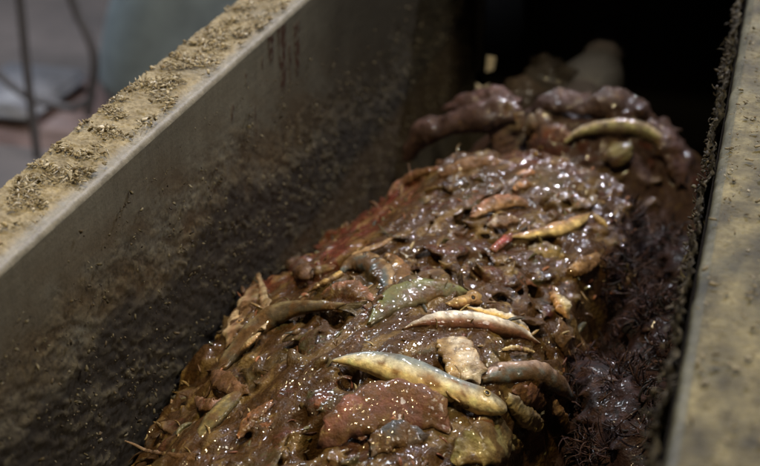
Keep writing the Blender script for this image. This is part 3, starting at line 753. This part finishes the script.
      p=[(551, 396, .003), (557, 408, .009), (564, 420, .010), (568, 432, .005)], w=[.0015, .004, .005, .002], h=[.001, .003, .003, .001], d=(.24, .14, .075), m=(.28, .18, .09), b=(.13, .08, .05)),
 dict(n='forked_bone', l='thin forked tail bone sticking out over the dark wall at the lower left', c='fish bone',
      p=[(196, 458, .008), (176, 456, .014), (158, 453, .018), (143, 450, .020)], w=[.004, .0025, .0018, .0014], h=[.003, .0018, .0014, .001], d=(.24, .16, .10), m=(.21, .13, .085), b=(.13, .08, .05), fork=1),
 # rear heap
 dict(smear=.55, n='arched_belly', l='pale green and cream fish arching over the rear heap on the right', c='fish', H='b',
      p=[(566, 141, .006), (578, 133, .012), (595, 128, .016), (615, 126, .017), (635, 128, .016), (650, 134, .013), (663, 147, .008), (672, 164, .002)],
      w=[.002, .0045, .007, .0085, .009, .009, .007, .003], h=[.002, .005, .008, .009, .009, .009, .007, .003], d=(.48, .40, .26), m=(.34, .32, .15), b=(.11, .09, .045)),
 dict(n='olive_stump', l='round olive cut end of a fish under the pale green arching fish', c='fish piece', H='b',
      p=[(612, 146, -.002), (616, 152, .014), (620, 159, .020), (623, 165, .014)], w=[.008, .015, .016, .008], h=[.008, .013, .014, .008], d=(.15, .13, .06), m=(.21, .19, .085), b=(.13, .10, .05)),
 dict(n='yellow_scrap', l='small yellow scrap on top of the rear heap', c='fish piece', H='b',
      p=[(604, 114, .006), (611, 116, .012), (620, 119, .012), (627, 121, .005)], w=[.001, .004, .004, .001], h=[.001, .002, .002, .001], d=(.46, .32, .13), m=(.4, .28, .11), b=(.2, .12, .06)),
 dict(n='mauve_gut', l='shiny mauve gut coil forming an arch over the black hollow at the left', c='gut coil', H='b',
      p=[(410, 158, .000), (416, 143, .016), (424, 131, .024), (444, 126, .026), (468, 121, .026), (494, 114, .022), (512, 116, .02)], w=[.009, .013, .017, .013, .016, .020, .010], h=[.012, .016, .018, .015, .018, .020, .010], d=(.16, .10, .10), m=(.125, .075, .078), b=(.05, .03, .03), at=1.50),
 dict(n='purple_flap', l='purple brown fold of gut behind the mauve coil', c='gut fold', H='b',
      p=[(446, 112, .012), (462, 104, .024), (482, 100, .028), (500, 99, .026), (518, 104, .012)], w=[.007, .012, .015, .016, .009], h=[.006, .012, .014, .014, .008], d=(.17, .10, .105), m=(.14, .085, .09), b=(.07, .04, .045), at=1.58),
 dict(n='tan_membrane', l='tan wrinkled membrane hanging down at the front of the rear heap', c='membrane', H='b',
      p=[(508, 106, .012), (508, 118, .020), (506, 131, .020), (510, 143, .014), (516, 154, .004)], w=[.010, .019, .021, .018, .008], h=[.004, .007, .008, .007, .003], d=(.20, .16, .11), m=(.15, .10, .07), b=(.09, .055, .045), at=1.50),
 dict(n='mauve_lump', l='glossy mauve lump on the crest of the rear heap', c='gut lump', H='b',
      p=[(532, 112, .006), (544, 104, .020), (560, 101, .022), (578, 105, .018), (592, 112, .004)], w=[.006, .014, .016, .013, .005], h=[.005, .010, .011, .009, .004], d=(.17, .12, .13), m=(.13, .085, .09), b=(.07, .045, .045)),
 dict(n='brown_dome', l='rounded brown purple dome right of the crest of the rear heap', c='gut lump', H='b',
      p=[(586, 112, .006), (600, 104, .018), (620, 101, .020), (640, 108, .016), (654, 122, .004)], w=[.006, .015, .018, .015, .006], h=[.005, .012, .013, .011, .005], d=(.14, .09, .075), m=(.105, .065, .055), b=(.06, .035, .03)),
 dict(n='red_torn_flesh', l='ragged red brown flesh hole between the tan membrane and the arching fish', c='flesh piece', H='b',
      p=[(532, 142, .002), (544, 136, .010), (558, 135, .010), (570, 141, .003)], w=[.007, .012, .012, .006], h=[.004, .006, .006, .003], d=(.20, .10, .06), m=(.14, .045, .028), b=(.09, .022, .016)),
 dict(n='grey_stump', l='grey brown rounded fish stump right of the tan membrane', c='fish piece', H='b',
      p=[(526, 132, .004), (532, 124, .014), (542, 119, .016), (552, 118, .006)], w=[.006, .011, .012, .006], h=[.005, .009, .009, .005], d=(.15, .12, .085), m=(.12, .09, .065), b=(.08, .05, .04)),
 dict(n='dark_skin_fold', l='long dark purple skin fold running down the right flank of the rear heap', c='skin fold', H='b',
      p=[(648, 120, .006), (664, 138, .012), (675, 160, .012), (682, 185, .006)], w=[.006, .012, .013, .006], h=[.004, .008, .008, .004], d=(.085, .050, .050), m=(.07, .04, .04), b=(.05, .03, .03)),
]
for p in PIECES:
    if p.get('H') != 'b':
        pts = p['p']
        for k in range(len(pts)-1):
            for s in (0, .5):
                KEEP.append((pts[k][0]*(1-s)+pts[k+1][0]*s, pts[k][1]*(1-s)+pts[k+1][1]*s, 3+600*max(p['w'][k], .003)))
# ------------------------------------------------------------------ separate fish and pieces
def catmull(P, n):
    P = np.array(P, float); m = len(P)
    Q = np.vstack([2*P[0]-P[1], P, 2*P[-1]-P[-2]])
    out = []
    for t in np.linspace(0, m-1, n):
        k = min(int(t), m-2); f = t-k
        a, b, c, d = Q[k], Q[k+1], Q[k+2], Q[k+3]
        out.append(.5*((2*b)+(c-a)*f+(2*a-5*b+4*c-d)*f*f+(3*b-a-3*c+d)*f**3))
    return np.array(out)
def sphere(c, r, n=12, m=16, ax=None, sq=1.0):
    V = []
    ax = Vector(ax if ax is not None else (0, 0, 1)).normalized(); q = np.array(ax.to_track_quat('Z', 'Y').to_matrix())
    for i in range(n+1):
        a = math.pi*i/n
        for j in range(m):
            b = 2*math.pi*j/m
            V.append(q @ np.array([r*math.sin(a)*math.cos(b), r*math.sin(a)*math.sin(b), r*sq*math.cos(a)]) + c)
    return np.array(V), grid_faces(n+1, m, True)
M_EYE, nt, b = mat('fish_eye'); at = N(nt, 'ShaderNodeAttribute', attribute_name='Col'); nt.links.new(at.outputs[0], b.inputs['Base Color']); b.inputs['Roughness'].default_value = .12

SUNK = {'f': [], 'b': []}
def add_piece(p, idx):
    H = Hb if p.get('H') == 'b' else Hf
    pts = []; nrm = []
    for (u, v, l) in p['p']:
        if 'at' in p:
            q = atY(u, v, p['at']); n = np.array([0, -.4, 1.]); n /= np.linalg.norm(n); q = q + n*0
        else:
            q, n = surf(u, v, 0, H)
            # along the ray a lifted point would slide; correct so it still sits over this spot
            d = ray(u, v); d /= np.linalg.norm(d)
            q = q - d*(l*(.5 if p.get('kind') == 'fish' or p.get('H') == 'b' else .36)/max(.35, -np.dot(d, n)))
        pts.append(q); nrm.append(n)
    n = 56
    C0 = catmull(pts, n); Nn = catmull(nrm, n); Nn /= np.linalg.norm(Nn, axis=1)[:, None]
    ww = np.maximum(catmull(np.array(p['w'])[:, None], n)[:, 0], .0004); hh = (.82 if p.get('kind') == 'fish' else .60)*np.maximum(catmull(np.array(p['h'])[:, None], n)[:, 0], .0004)
    tq = np.linspace(0, 1, n); z3 = np.zeros(n)
    if p.get('kind') != 'fish':
        rk = .25 if 'at' in p else 1.0
        ww = ww*(1+rk*.38*pn(np.stack([tq, z3, z3], -1), 5.3, idx*1.9)+rk*.22*pn(np.stack([tq, z3, z3], -1), 15, idx*2.9))
        hh = hh*(1+.3*pn(np.stack([tq, z3, z3], -1), 6.1, idx*4.9))
    T = np.gradient(C0, axis=0); T /= np.linalg.norm(T, axis=1)[:, None]
    ns = 28
    # normal leans towards the viewer so the flank shows
    view = (CAM-C0); view /= np.linalg.norm(view, axis=1)[:, None]
    Nn = Nn*.6+view*.4
    Sd = np.cross(Nn, T); Sd /= np.linalg.norm(Sd, axis=1)[:, None]; Nn = np.cross(T, Sd)
    away = (Sd*np.array([0, 1, .3])).sum(1).mean() < 0
    if away: Sd = -Sd
    A = np.linspace(0, 2*math.pi, ns, endpoint=False)
    ex = lambda x: np.sign(x)*np.abs(x)**.78
    V = C0[:, None]+Sd[:, None]*(ex(np.cos(A))[None, :, None]*ww[:, None, None])+Nn[:, None]*(ex(np.sin(A))[None, :, None]*hh[:, None, None])
    # round the ends
    endt = np.linspace(0, 1, n)
    V = V.reshape(-1, 3); dors = np.tile((np.cos(A)*.5+.5), n); upn = np.tile(np.sin(A), n); tt = np.repeat(endt, ns)
    sc = float(max(p['w']))
    nz_ = fbm(V, .55/sc, 3, idx*3.7); nz2 = fbm(V, 1.8/sc, 3, idx*5.1+3)
    out = (V-np.repeat(C0, ns, 0)); out /= np.linalg.norm(out, axis=1)[:, None]+1e-9
    isfish = p.get('kind') == 'fish'
    amp = .06 if isfish else (.16 if p['c'] == 'fish' else .34)
    V = V+out*(sc*(amp*nz_+amp*.45*nz2))[:, None]
    dm = dors+.16*nz_
    if not isfish:
        endm = sstep(.14, 0, tt)*-1+sstep(.86, 1, tt)
        V = V+np.repeat(T, ns, 0)*(endm*sc*1.3*pn(V, 1.6/sc, idx*6.+2))[:, None]
    cd_, cm_, cb_ = map(np.array, (p['d'], p['m'], p['b']))
    f1 = sstep(.30, .46, dm)[:, None] if isfish else sstep(.25, .55, dm)[:, None]
    f2 = sstep(.52, .68, dm)[:, None] if not p.get('sharp') else sstep(.42, .55, dm)[:, None]
    C = cb_*(1-f1)+cm_*f1; C = C*(1-f2)+cd_*f2
    C = C*(1+.35*nz2)[:, None]
    if isfish:
        for (bt, bd, br) in [(.36, .28, .035), (.50, .38, .06), (.53, .30, .045), (.61, .62, .03), (.28, .40, .02), (.67, .35, .025)]:
            q = np.hypot((tt-bt), (dors-bd)*.26)+.022*nz2+.012*nz_
            C = blend(C, (.24, .115, .035), sstep(br*1.15, br*.45, q)*.85)
        q = np.abs(tt-.66)+.03*nz2
        C = blend(C, (.19, .075, .045), sstep(.045, .012, q+.02*nz_)*sstep(.9, .5, dors)*.75*sstep(-.25, .1, nz2))
        hd = sstep(.70, .76, tt)
        C = blend(C, (.62, .42, .12), hd*.5*sstep(-.2, .2, nz_)); C = blend(C, (.15, .12, .07), hd*sstep(.5, .75, dors)*.8)
        fleck = sstep(.15, .3, fbm(V, 420, 2, 4.))*hd
        C = blend(C, (.10, .07, .04), fleck*.6)
    if p.get('noisec'): C = blend(C, p['noisec'], sstep(-.02, .28, nz2)*.75)
    if p.get('stripe'): C = blend(C, (.09, .08, .05), (np.sin(dors*16+nz_*2) > .2).astype(float)*.7)
    if p.get('rays'):
        rr = np.abs(np.sin(np.tile(A, n)*7)); V = V+out*((rr-.5)*.0008)[:, None]; C = C*(.65+.5*rr)[:, None]
    smear = sstep(.10, .34, fbm(V, 60, 3, idx*2.3+50))
    if isfish: C = blend(C, (.112, .066, .026), smear*.3)
    else:
        sm2 = sstep(-.08, .12, fbm(V*np.array([1, .6, 1]), 75, 3, idx*2.3+50))
        C = blend(C, BROWN if p.get('H') != 'b' else (.085, .052, .048), sm2*p.get('smear', .8))
    Fc = grid_faces(n, ns, True)
    Fc2 = [list(r) for r in Fc]+[list(range(ns))[::-1], list(range((n-1)*ns, n*ns))]
    cov = .72 if isfish else p.get('cov', .93 if p['c'] == 'fish' else 1.0)
    vn = fbm(V, 62, 3, idx*7.7+9)
    CR = np.repeat(C0, ns, 0); NR = np.repeat(Nn, ns, 0)
    kk = cov+(.6 if isfish else .95)*vn+.35*sstep(.2, -.6, upn)*(not isfish)
    if isfish: kk = kk+.30*sstep(.62, .72, tt)*sstep(-.1, .4, fbm(V, 110, 2, 5.))+.35*sstep(.04, .0, np.abs(tt-.64))
    SV_ = CR+(V-CR)*np.clip(kk, .45, 1.3)[:, None]-NR*.0012
    SUNK['b' if p.get('H') == 'b' else 'f'].append((SV_, Fc, C*.35+np.array(BROWN if p.get('H') != 'b' else (.10, .06, .055))*.65))
    base = C0[n//2]-np.array([0, 0, float(hh.max())])
    root = empty(p['n'], base) if any(k in p for k in ('eye', 'tail', 'mouth', 'fork')) or isfish else None
    me = mesh(p['n'] if root is None else 'body', V-base, Fc2); setcol(me, np.clip(C, .01, .8))
    m = M_REAR if p.get('H') == 'b' and p['c'].startswith('gut') else M_FISH if isfish or p['c'] in ('fish', 'fish head') else M_MEAT
    if root is None:
        root = link(p['n'], me, m); root.location = base
    else:
        link('body', me, m, root)
    tag(root, p['l'], p['c'])
    B2 = BVHTree.FromPolygons(V.tolist(), Fc2)
    def on(u, v):
        d = Vector(ray(u, v)).normalized(); h = B2.ray_cast(Vector(CAM), d)
        if h[0] is None: h = B2.find_nearest(Vector(atZ(u, v, base[2]+.01)))
        return np.array(h[0]), np.array(h[1])
    def child(name, V_, F_, c_, m_=None, solid=True):
        mm = mesh(name, V_-base, F_); setcol(mm, np.tile(c_, (len(V_), 1)) if len(np.shape(c_)) == 1 else c_)
        return link(name, mm, m_ or M_FISH, root)
    def disc_ring(c, nn, r0, r1, hgt, name, col):
        ax = Vector(nn).normalized(); q = np.array(ax.to_track_quat('Z', 'Y').to_matrix())
        V_ = []
        for k in range(20):
            a = 2*math.pi*k/20
            for j in range(8):
                bb = 2*math.pi*j/8; rr = r0+r1*math.cos(bb)
                V_.append(q @ np.array([rr*math.cos(a), rr*math.sin(a), hgt*math.sin(bb)])+c)
        i = np.arange(20)[:, None]; j = np.arange(8)[None]
        F_ = np.stack([i*8+j, ((i+1) % 20)*8+j, ((i+1) % 20)*8+(j+1) % 8, i*8+(j+1) % 8], -1).reshape(-1, 4)
        return child(name, np.array(V_), F_, col)
    if isfish:
        c, nn = on(487, 393)
        V_, F_ = sphere(c-nn*.0004, .0019, ax=nn, sq=.65); child('eye', V_, F_, (.02, .018, .015), M_EYE)
        disc_ring(c+nn*.0003, nn, .0024, .0006, .0004, 'eye_ring', (.42, .31, .11))
        # gill cover edge, jaw, fins
        def ribbon(name, uvs, wd, col, lift=.001, taper=True):
            q = np.array([on(u, v)[0] for u, v in uvs]); nq = np.array([on(u, v)[1] for u, v in uvs])
            q = catmull(q+nq*lift, 20); nq = catmull(nq, 20)
            t = np.gradient(q, axis=0); t /= np.linalg.norm(t, axis=1)[:, None]; s = np.cross(nq, t)
            V_ = []
            for k in range(20):
                f = math.sin(math.pi*(k+.6)/20.2)**.5 if taper else 1
                for (a_, b_) in ((-1, 0), (0, .5), (1, 0), (0, -.5)):
                    V_.append(q[k]+s[k]*a_*wd*f+nq[k]*b_*wd*.6)
            return child(name, np.array(V_), grid_faces(20, 4, True), col)
        ribbon('gill_cover', [(466, 386), (464, 393), (467, 401), (474, 406)], .0007, (.30, .20, .08), -.0002)
        ribbon('pectoral_fin', [(446, 391), (452, 397), (460, 402)], .0014, (.46, .32, .14), .0004)
        # ragged tail stub, mostly sunk in the paste
        V_ = []
        q0 = C0[0]; td = -(C0[3]-C0[0]); td /= np.linalg.norm(td)
        for k in range(7):
            a_ = (k/6-.5)*1.5
            dirn = td*math.cos(a_)+Sd[0]*math.sin(a_)
            V_ += [q0+Nn[0]*.0005, q0+dirn*.010*(.8+.2*abs(k-3)/3)-Nn[0]*.002]
        V_ = np.array(V_); V_ = np.vstack([V_, V_-Nn[0]*.0006])
        F_ = np.array([[2*k, 2*k+1, 2*k+3, 2*k+2] for k in range(6)]+[[14+2*k, 14+2*k+2, 14+2*k+3, 14+2*k+1] for k in range(6)]+[[2*k+1, 14+2*k+1, 14+2*k+3, 2*k+3] for k in range(6)])
        child('tail_fin', V_, F_, (.24, .20, .11))
    if 'eye' in p:
        c, nn = on(*p['eye'])
        V_, F_ = sphere(c-nn*.0002, .0018, ax=nn, sq=.6); child('eye', V_, F_, (.03, .022, .018), M_EYE)
        disc_ring(c+nn*.0003, nn, .0026, .0010, .0008, 'eye_socket', (.40, .24, .10))
    if 'mouth' in p:
        c, nn = on(*p['mouth']); nn = np.array(CAM-c); nn /= np.linalg.norm(nn); nn = nn*.7+T[-1]*.5
        c = C0[-1]+T[-1]*.001
        disc_ring(c, nn, .0042, .0016, .0018, 'lip', (.44, .34, .14))
        V_, F_ = sphere(c, .0034, ax=nn, sq=.45); child('mouth', V_, F_, (.30, .22, .10))
    if 'tail' in p:
        q0 = C0[-1]; td = T[-1]; V_ = []
        for k in range(13):
            a_ = (k/12-.5)*1.15; L = .009+.013*abs(k/6-1)**1.1
            dirn = td*math.cos(a_)+Sd[-1]*math.sin(a_)*.8+Nn[-1]*.05*math.sin(k*2.1)
            V_ += [q0-td*.004+Sd[-1]*(k/12-.5)*.004, q0+dirn*L*.6+Nn[-1]*.0004*(-1)**k, q0+dirn*L-Nn[-1]*.002]
        V_ = np.array(V_); m3 = len(V_); V_ = np.vstack([V_, V_-Nn[-1]*.0009])
        F_ = []
        for k in range(12):
            for j in (0, 1):
                a0 = 3*k+j; F_ += [[a0, a0+1, a0+4, a0+3], [m3+a0, m3+a0+3, m3+a0+4, m3+a0+1]]
            F_ += [[3*k+2, m3+3*k+2, m3+3*k+5, 3*k+5]]
        child('tail_fin', V_, np.array(F_), (.085, .065, .035))
    if 'fork' in p:
        for (du, dv) in ((-18, -9), (-14, 12)):
            a0 = C0[-1]; u_, v_ = proj(a0); a1 = atY(float(u_)+du, float(v_)+dv, a0[1]+.004)
            q = catmull([a0-T[-1]*.006, (a0+a1)/2+np.array([0, 0, .001]), a1], 16); t = (a1-a0)/np.linalg.norm(a1-a0)
            s1 = np.cross(t, [0, 0, 1.]); s1 /= np.linalg.norm(s1); s2 = np.cross(t, s1)
            V_ = np.array([q[k]+(s1*math.cos(a)*1.6+s2*math.sin(a))*.0011*(1-.6*k/15) for k in range(16) for a in np.linspace(0, 5.5, 8)])
            child('tail_spine', V_, grid_faces(16, 8, True), (.25, .17, .11), M_MEAT)
    return root
for k, p in enumerate(PIECES): add_piece(p, k)

HOLES = [(410, 265, .012, .022), (468, 210, .020, .020), (548, 207, .013, .022), (545, 246, .018, .022), (512, 268, .012, .028), (528, 283, .014, .028), (590, 345, .02, .03),
         (535, 335, .02, .02), (335, 262, .014, .03), (330, 318, .016, .02), (300, 412, .01, .01), (318, 430, .016, .03), (352, 372, .014, .015), (430, 408, .012, .014), (555, 416, .014, .03), (272, 272, .02, .03), (500, 362, .012, .014), (445, 365, .01, .014), (485, 240, .012, .02)]
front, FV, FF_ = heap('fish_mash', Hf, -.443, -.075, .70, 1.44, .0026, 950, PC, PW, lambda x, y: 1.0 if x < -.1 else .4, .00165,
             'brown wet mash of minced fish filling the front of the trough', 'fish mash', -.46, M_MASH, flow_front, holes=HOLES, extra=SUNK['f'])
# dark shredded mass on the right
def Hd(x, y): return -.258 + .035*sstep(-.14, -.06, x) + .02*np.sin(y*14) - .10*sstep(1.25, 1.5, y) + .02*np.sin(y*31+x*40) - .02*sstep(-.05, -.03, x)
DP = 1.0*np.array([(.050, .028, .030), (.065, .036, .036), (.035, .022, .026), (.085, .048, .042), (.04, .036, .045)])
side, SV, SF = heap('shredded_gut_mash', Hd, -.165, -.030, .78, 1.5, .004, 1100, DP, np.ones(5)/5, lambda x, y: 1, .0024,
            'dark purple stringy shredded gut mash along the right wall', 'gut mash', -.46, M_SHRED, lambda x, y: rng.rand()*6.28, keepfree=False, szs=(.010, .048))
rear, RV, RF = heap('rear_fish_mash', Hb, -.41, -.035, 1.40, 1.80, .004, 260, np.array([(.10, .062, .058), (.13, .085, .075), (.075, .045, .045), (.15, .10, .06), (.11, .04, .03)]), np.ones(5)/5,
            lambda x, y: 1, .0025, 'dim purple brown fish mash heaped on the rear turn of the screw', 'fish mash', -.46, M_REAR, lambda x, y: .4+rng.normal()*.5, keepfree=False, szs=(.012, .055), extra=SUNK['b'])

def on_mesh(V, Fq, n, cond, up=.3):
    ctr = V[Fq].mean(1); e1 = V[Fq[:, 1]]-V[Fq[:, 0]]; e2 = V[Fq[:, 3]]-V[Fq[:, 0]]
    nr_ = np.cross(e1, e2); nr_ /= np.linalg.norm(nr_, axis=1)[:, None]+1e-12
    ok = np.where(cond(ctr) & (nr_[:, 2] > up))[0]
    i = ok[rng.randint(len(ok), size=n)]
    return ctr[i], nr_[i]
def base_shred(n):
    p, nn = on_mesh(SV, SF, n-n//3, lambda c: c[:, 1] < 1.45, 0)
    p2, n2 = on_mesh(FV, FF_, n//3, lambda c: (c[:, 1] < 1.42) & (c[:, 0] > -.118), -.2)
    p = np.vstack([p, p2]); nn = np.vstack([nn, n2])
    d = rng.normal(size=(n, 3))*1.0; cl = pn(p, 30, 5.)[:, None]
    return p-nn*.0006, d-nn*(d*nn).sum(1)[:, None]*.75+nn*(.35+.5*cl)+np.array([.5, .6, 0])*cl
def tufts(n):
    m = n//22; p, d = base_shred(m)
    ii = np.repeat(np.arange(m), 22); n = len(ii)
    lay = rng.normal(size=(m, 3))*[.8, .8, .25]+[.1, -.3, .15]
    return p[ii]+rng.normal(size=(n, 3))*[.0035, .0035, .0012], lay[ii]+rng.normal(size=(n, 3))*.33
V, Fc, C = strips(11000, tufts, (.008, .030), (.0003, .0013), .0003, [(.055, .030, .032), (.08, .045, .045), (.11, .065, .058), (.035, .024, .03), (.045, .042, .05)], curl=2.5, seg=4)
C = C*1.15
org = np.array([-.09, 1.1, -.3]); me = mesh('gut_shreds', V-org, Fc); setcol(me, C)
o = link('gut_shreds', me, M_SHRED); o.location = org; o['kind'] = 'stuff'
tag(o, 'tufts of dark wet stringy shreds on the right of the heap', 'gut shreds')
# small fibres and scale flecks across the paste
def base_front(n):
    p, nn = on_mesh(FV, FF_, n, lambda c: c[:, 1] < 1.4, .2)
    t = np.stack([rng.normal(size=n)*.5-.1, np.ones(n), rng.normal(size=n)*.4], -1)*np.sign(rng.rand(n)-.3)[:, None]
    t -= nn*(t*nn).sum(1)[:, None]*.9
    return p+nn*.0002, t+nn*.12
a = strips(650, base_front, (.003, .012), (.0006, .0024), .0005, [tuple(c) for c in PC[[1, 2, 4, 6, 8, 10, 5]]], curl=1.6, seg=4)
b = strips(170, base_front, (.006, .018), (.0015, .0036), .0007, [tuple(c) for c in PC[[0, 1, 2, 4, 7, 5, 9]]], curl=1.4, seg=5)
V, Fc, C = join([a, b])
org = np.array([-.25, 1.05, -.2]); me = mesh('fish_scraps', V-org, Fc); setcol(me, C)
o = link('fish_scraps', me, M_MEAT); o.location = org; o['kind'] = 'stuff'
tag(o, 'tiny torn skin and flesh scraps stuck all over the brown mash', 'fish scraps')

# two pale scraps stuck on the far dark wall
for (uvs, Yp, lab) in (([(487, 56), (495, 58), (493, 70), (486, 72)], 1.98, 'upper pale scrap stuck in the dark behind the mauve coil'),
                       ([(476, 84), (482, 88), (488, 84), (489, 97), (477, 98)], 1.88, 'lower wider pale scrap with a notch in the dark behind the mauve coil')):
    q = np.array([atY(u, v, Yp) for u, v in uvs]); c = q.mean(0); n = len(q)
    V = np.vstack([q-c, q-c+np.array([.001, .003, 0])]); 
    F_ = [list(range(n)), list(range(n, 2*n))[::-1]]+[[k, k+n, (k+1) % n+n, (k+1) % n] for k in range(n)]
    me = mesh('pale_scrap', V, F_, False); setcol(me, np.tile((.62, .56, .46), (len(V), 1)))
    o = link('pale_scrap', me, M_CRUMB); o.location = c; tag(o, lab, 'scrap')

# rear lumps around the shaft, in the dark
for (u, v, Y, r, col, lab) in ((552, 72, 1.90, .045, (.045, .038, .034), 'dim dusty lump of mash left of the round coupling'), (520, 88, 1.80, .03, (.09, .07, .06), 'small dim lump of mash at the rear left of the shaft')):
    c = atY(u, v, Y); c[2] -= r*.5
    V, Fc = sphere(c, r, 22, 30, sq=.85); V = V+((V-c)*(.9*fbm(V, 30, 4, u))[:, None])
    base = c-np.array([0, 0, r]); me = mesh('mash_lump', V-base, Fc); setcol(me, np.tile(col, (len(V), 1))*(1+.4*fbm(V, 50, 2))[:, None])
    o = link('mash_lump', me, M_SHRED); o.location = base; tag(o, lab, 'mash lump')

# ------------------------------------------------------------------ background beyond the left rim
m, nt, b = mat('concrete_floor'); n1 = tex(nt, 3, 6, .65); r = ramp(nt, n1.outputs[0], [(.3, (.085, .077, .076)), (.55, (.14, .12, .115)), (.75, (.20, .175, .17))]); nt.links.new(r.outputs[0], b.inputs['Base Color']); b.inputs['Roughness'].default_value = .6; M_FLOOR = m
m, nt, b = mat('stained_wall'); n1 = tex(nt, 2.2, 6, .65); r = ramp(nt, n1.outputs[0], [(.3, (.08, .075, .078)), (.6, (.17, .155, .155))]); nt.links.new(r.outputs[0], b.inputs['Base Color']); b.inputs['Roughness'].default_value = .8; M_WALL = m
def simple(name, c, r=.5, metal=0):
    m, nt, b = mat(name); n1 = tex(nt, 9, 5, .6)
    rr = ramp(nt, n1.outputs[0], [(.3, tuple(.7*x for x in c)), (.7, tuple(min(1, 1.25*x) for x in c))]); nt.links.new(rr.outputs[0], b.inputs['Base Color'])
    b.inputs['Roughness'].default_value = r; b.inputs['Metallic'].default_value = metal; return m
V = np.array([[-7, -2, -1.0], [4, -2, -1.0], [4, 8, -1.0], [-7, 8, -1.0]]); o = link('floor', mesh('floor', V, np.array([[0, 1, 2, 3]]), False), M_FLOOR); o['kind'] = 'structure'
V = bx(-7, 4, 6.0, 6.2, -1.05, 3.2); o = link('wall', mesh('wall', V, BOXF, False), M_WALL); o['kind'] = 'structure'

def tube(pts, r, n=60, ns=16, taper=None):
    q = catmull(pts, n); t = np.gradient(q, axis=0); t /= np.linalg.norm(t, axis=1)[:, None]
    V = []; up = np.array([0.3, .1, 1.])
    for k in range(n):
        s = np.cross(t[k], up); s /= np.linalg.norm(s); s2 = np.cross(s, t[k])
        rr = r if taper is None else r*taper(k/(n-1))
        for j in range(ns):
            a = 2*math.pi*j/ns; V.append(q[k]+(s*math.cos(a)+s2*math.sin(a))*rr)
    return np.array(V), grid_faces(n, ns, True)
def bg(name, V, Fc, m, label, cat, parent=None):
    if parent is None:
        base = V.mean(0); base[2] = V[:, 2].min(); o = link(name, mesh(name, V-base, Fc), m); o.location = base; tag(o, label, cat)
        return o
# big blue grey tank, tilted
D = 3.3
def pt(u, v, Y): return atY(u, v, Y)
q = [pt(162, 130, D), pt(166, 100, D), pt(172, 50, D), pt(186, 0, D), pt(206, -60, D), pt(224, -120, D)]
rad = 68/1400*np.linalg.norm(pt(166, 60, D)-CAM)
V, Fc = tube(q, rad, 60, 40, lambda t: min(1, .55+t*1.6) if t < .28 else 1.0)
tank = empty('plastic_tank', V.mean(0)); tank.location.z = float(V[:, 2].min()); tag(tank, 'out of focus blue grey round tank leaning behind the left rim', 'tank')
tb = np.array(tank.location)
link('shell', mesh('shell', V-tb, [list(r_) for r_ in Fc]+[list(range(40))]), simple('blue_grey_plastic', (.24, .30, .33), .4), tank)
q2 = [pt(u, v, D-.02) for u, v in ((104, 70), (140, 92), (190, 92), (240, 70))]
# dark pole, hoses
MD = simple('dark_iron', (.085, .08, .085), .6)
V, Fc = tube([pt(14, -30, 2.9), pt(20, 0, 2.9), pt(26, 60, 2.9), pt(33, 120, 2.9), pt(42, 190, 2.9)], .011)
bg('iron_pole', V, Fc, MD, 'blurred thin dark upright pole at the far left', 'pole')
V, Fc = tube([pt(66, -20, 3.1), pt(76, 10, 3.1), pt(88, 35, 3.1), pt(95, 60, 3.1), pt(92, 90, 3.1), pt(88, 115, 3.1)], .012)
bg('dark_hose', V, Fc, MD, 'blurred dark hose hanging left of the blue grey tank', 'hose')
V, Fc = tube([pt(-10, 66, 3.0), pt(10, 84, 3.0), pt(30, 98, 3.0), pt(52, 104, 3.0), pt(72, 108, 3.0), pt(90, 100, 3.0)], .010)
bg('drooping_cable', V, Fc, MD, 'blurred dark cable drooping from the pole toward the tank', 'cable')
a = np.linspace(0, 2*math.pi, 24)
# pale tray and pinkish crate
def block(u0, v0, u1, v1, Y, dep, m, name, label, cat, legs=False):
    a_ = pt(u0, v0, Y); b_ = pt(u1, v1, Y); V = bx(min(a_[0], b_[0]), max(a_[0], b_[0]), Y, Y+dep, min(a_[2], b_[2]), max(a_[2], b_[2]))
    bm = bmesh.new(); me = mesh(name, V, BOXF, False); bm.from_mesh(me); bmesh.ops.recalc_face_normals(bm, faces=bm.faces)
    bmesh.ops.bevel(bm, geom=bm.edges[:], offset=.02, segments=3, affect='EDGES'); bm.to_mesh(me); bm.free()
    base = V.mean(0); base[2] = V[:, 2].min()
    for v_ in me.vertices: v_.co -= Vector(base)
    o = link(name, me, m); o.location = base; tag(o, label, cat)
block(-60, 102, 32, 128, 3.0, .35, simple('white_plastic', (.20, .20, .22), .5), 'white_tray', 'blurred white plastic tray at the left edge', 'tray')
block(-60, 129, 88, 230, 2.95, .5, simple('pinkish_plastic', (.20, .135, .125), .6), 'pinkish_crate', 'blurred pinkish brown crate under the white tray', 'crate')
block(-40, 40, 84, 100, 4.2, .5, simple('mauve_grey_panel', (.13, .115, .12), .6), 'grey_cabinet', 'blurred mauve grey cabinet behind the pole', 'cabinet')
print('tris front', len(FF_)*2, 'side', len(SF)*2, 'rear', len(RF)*2)
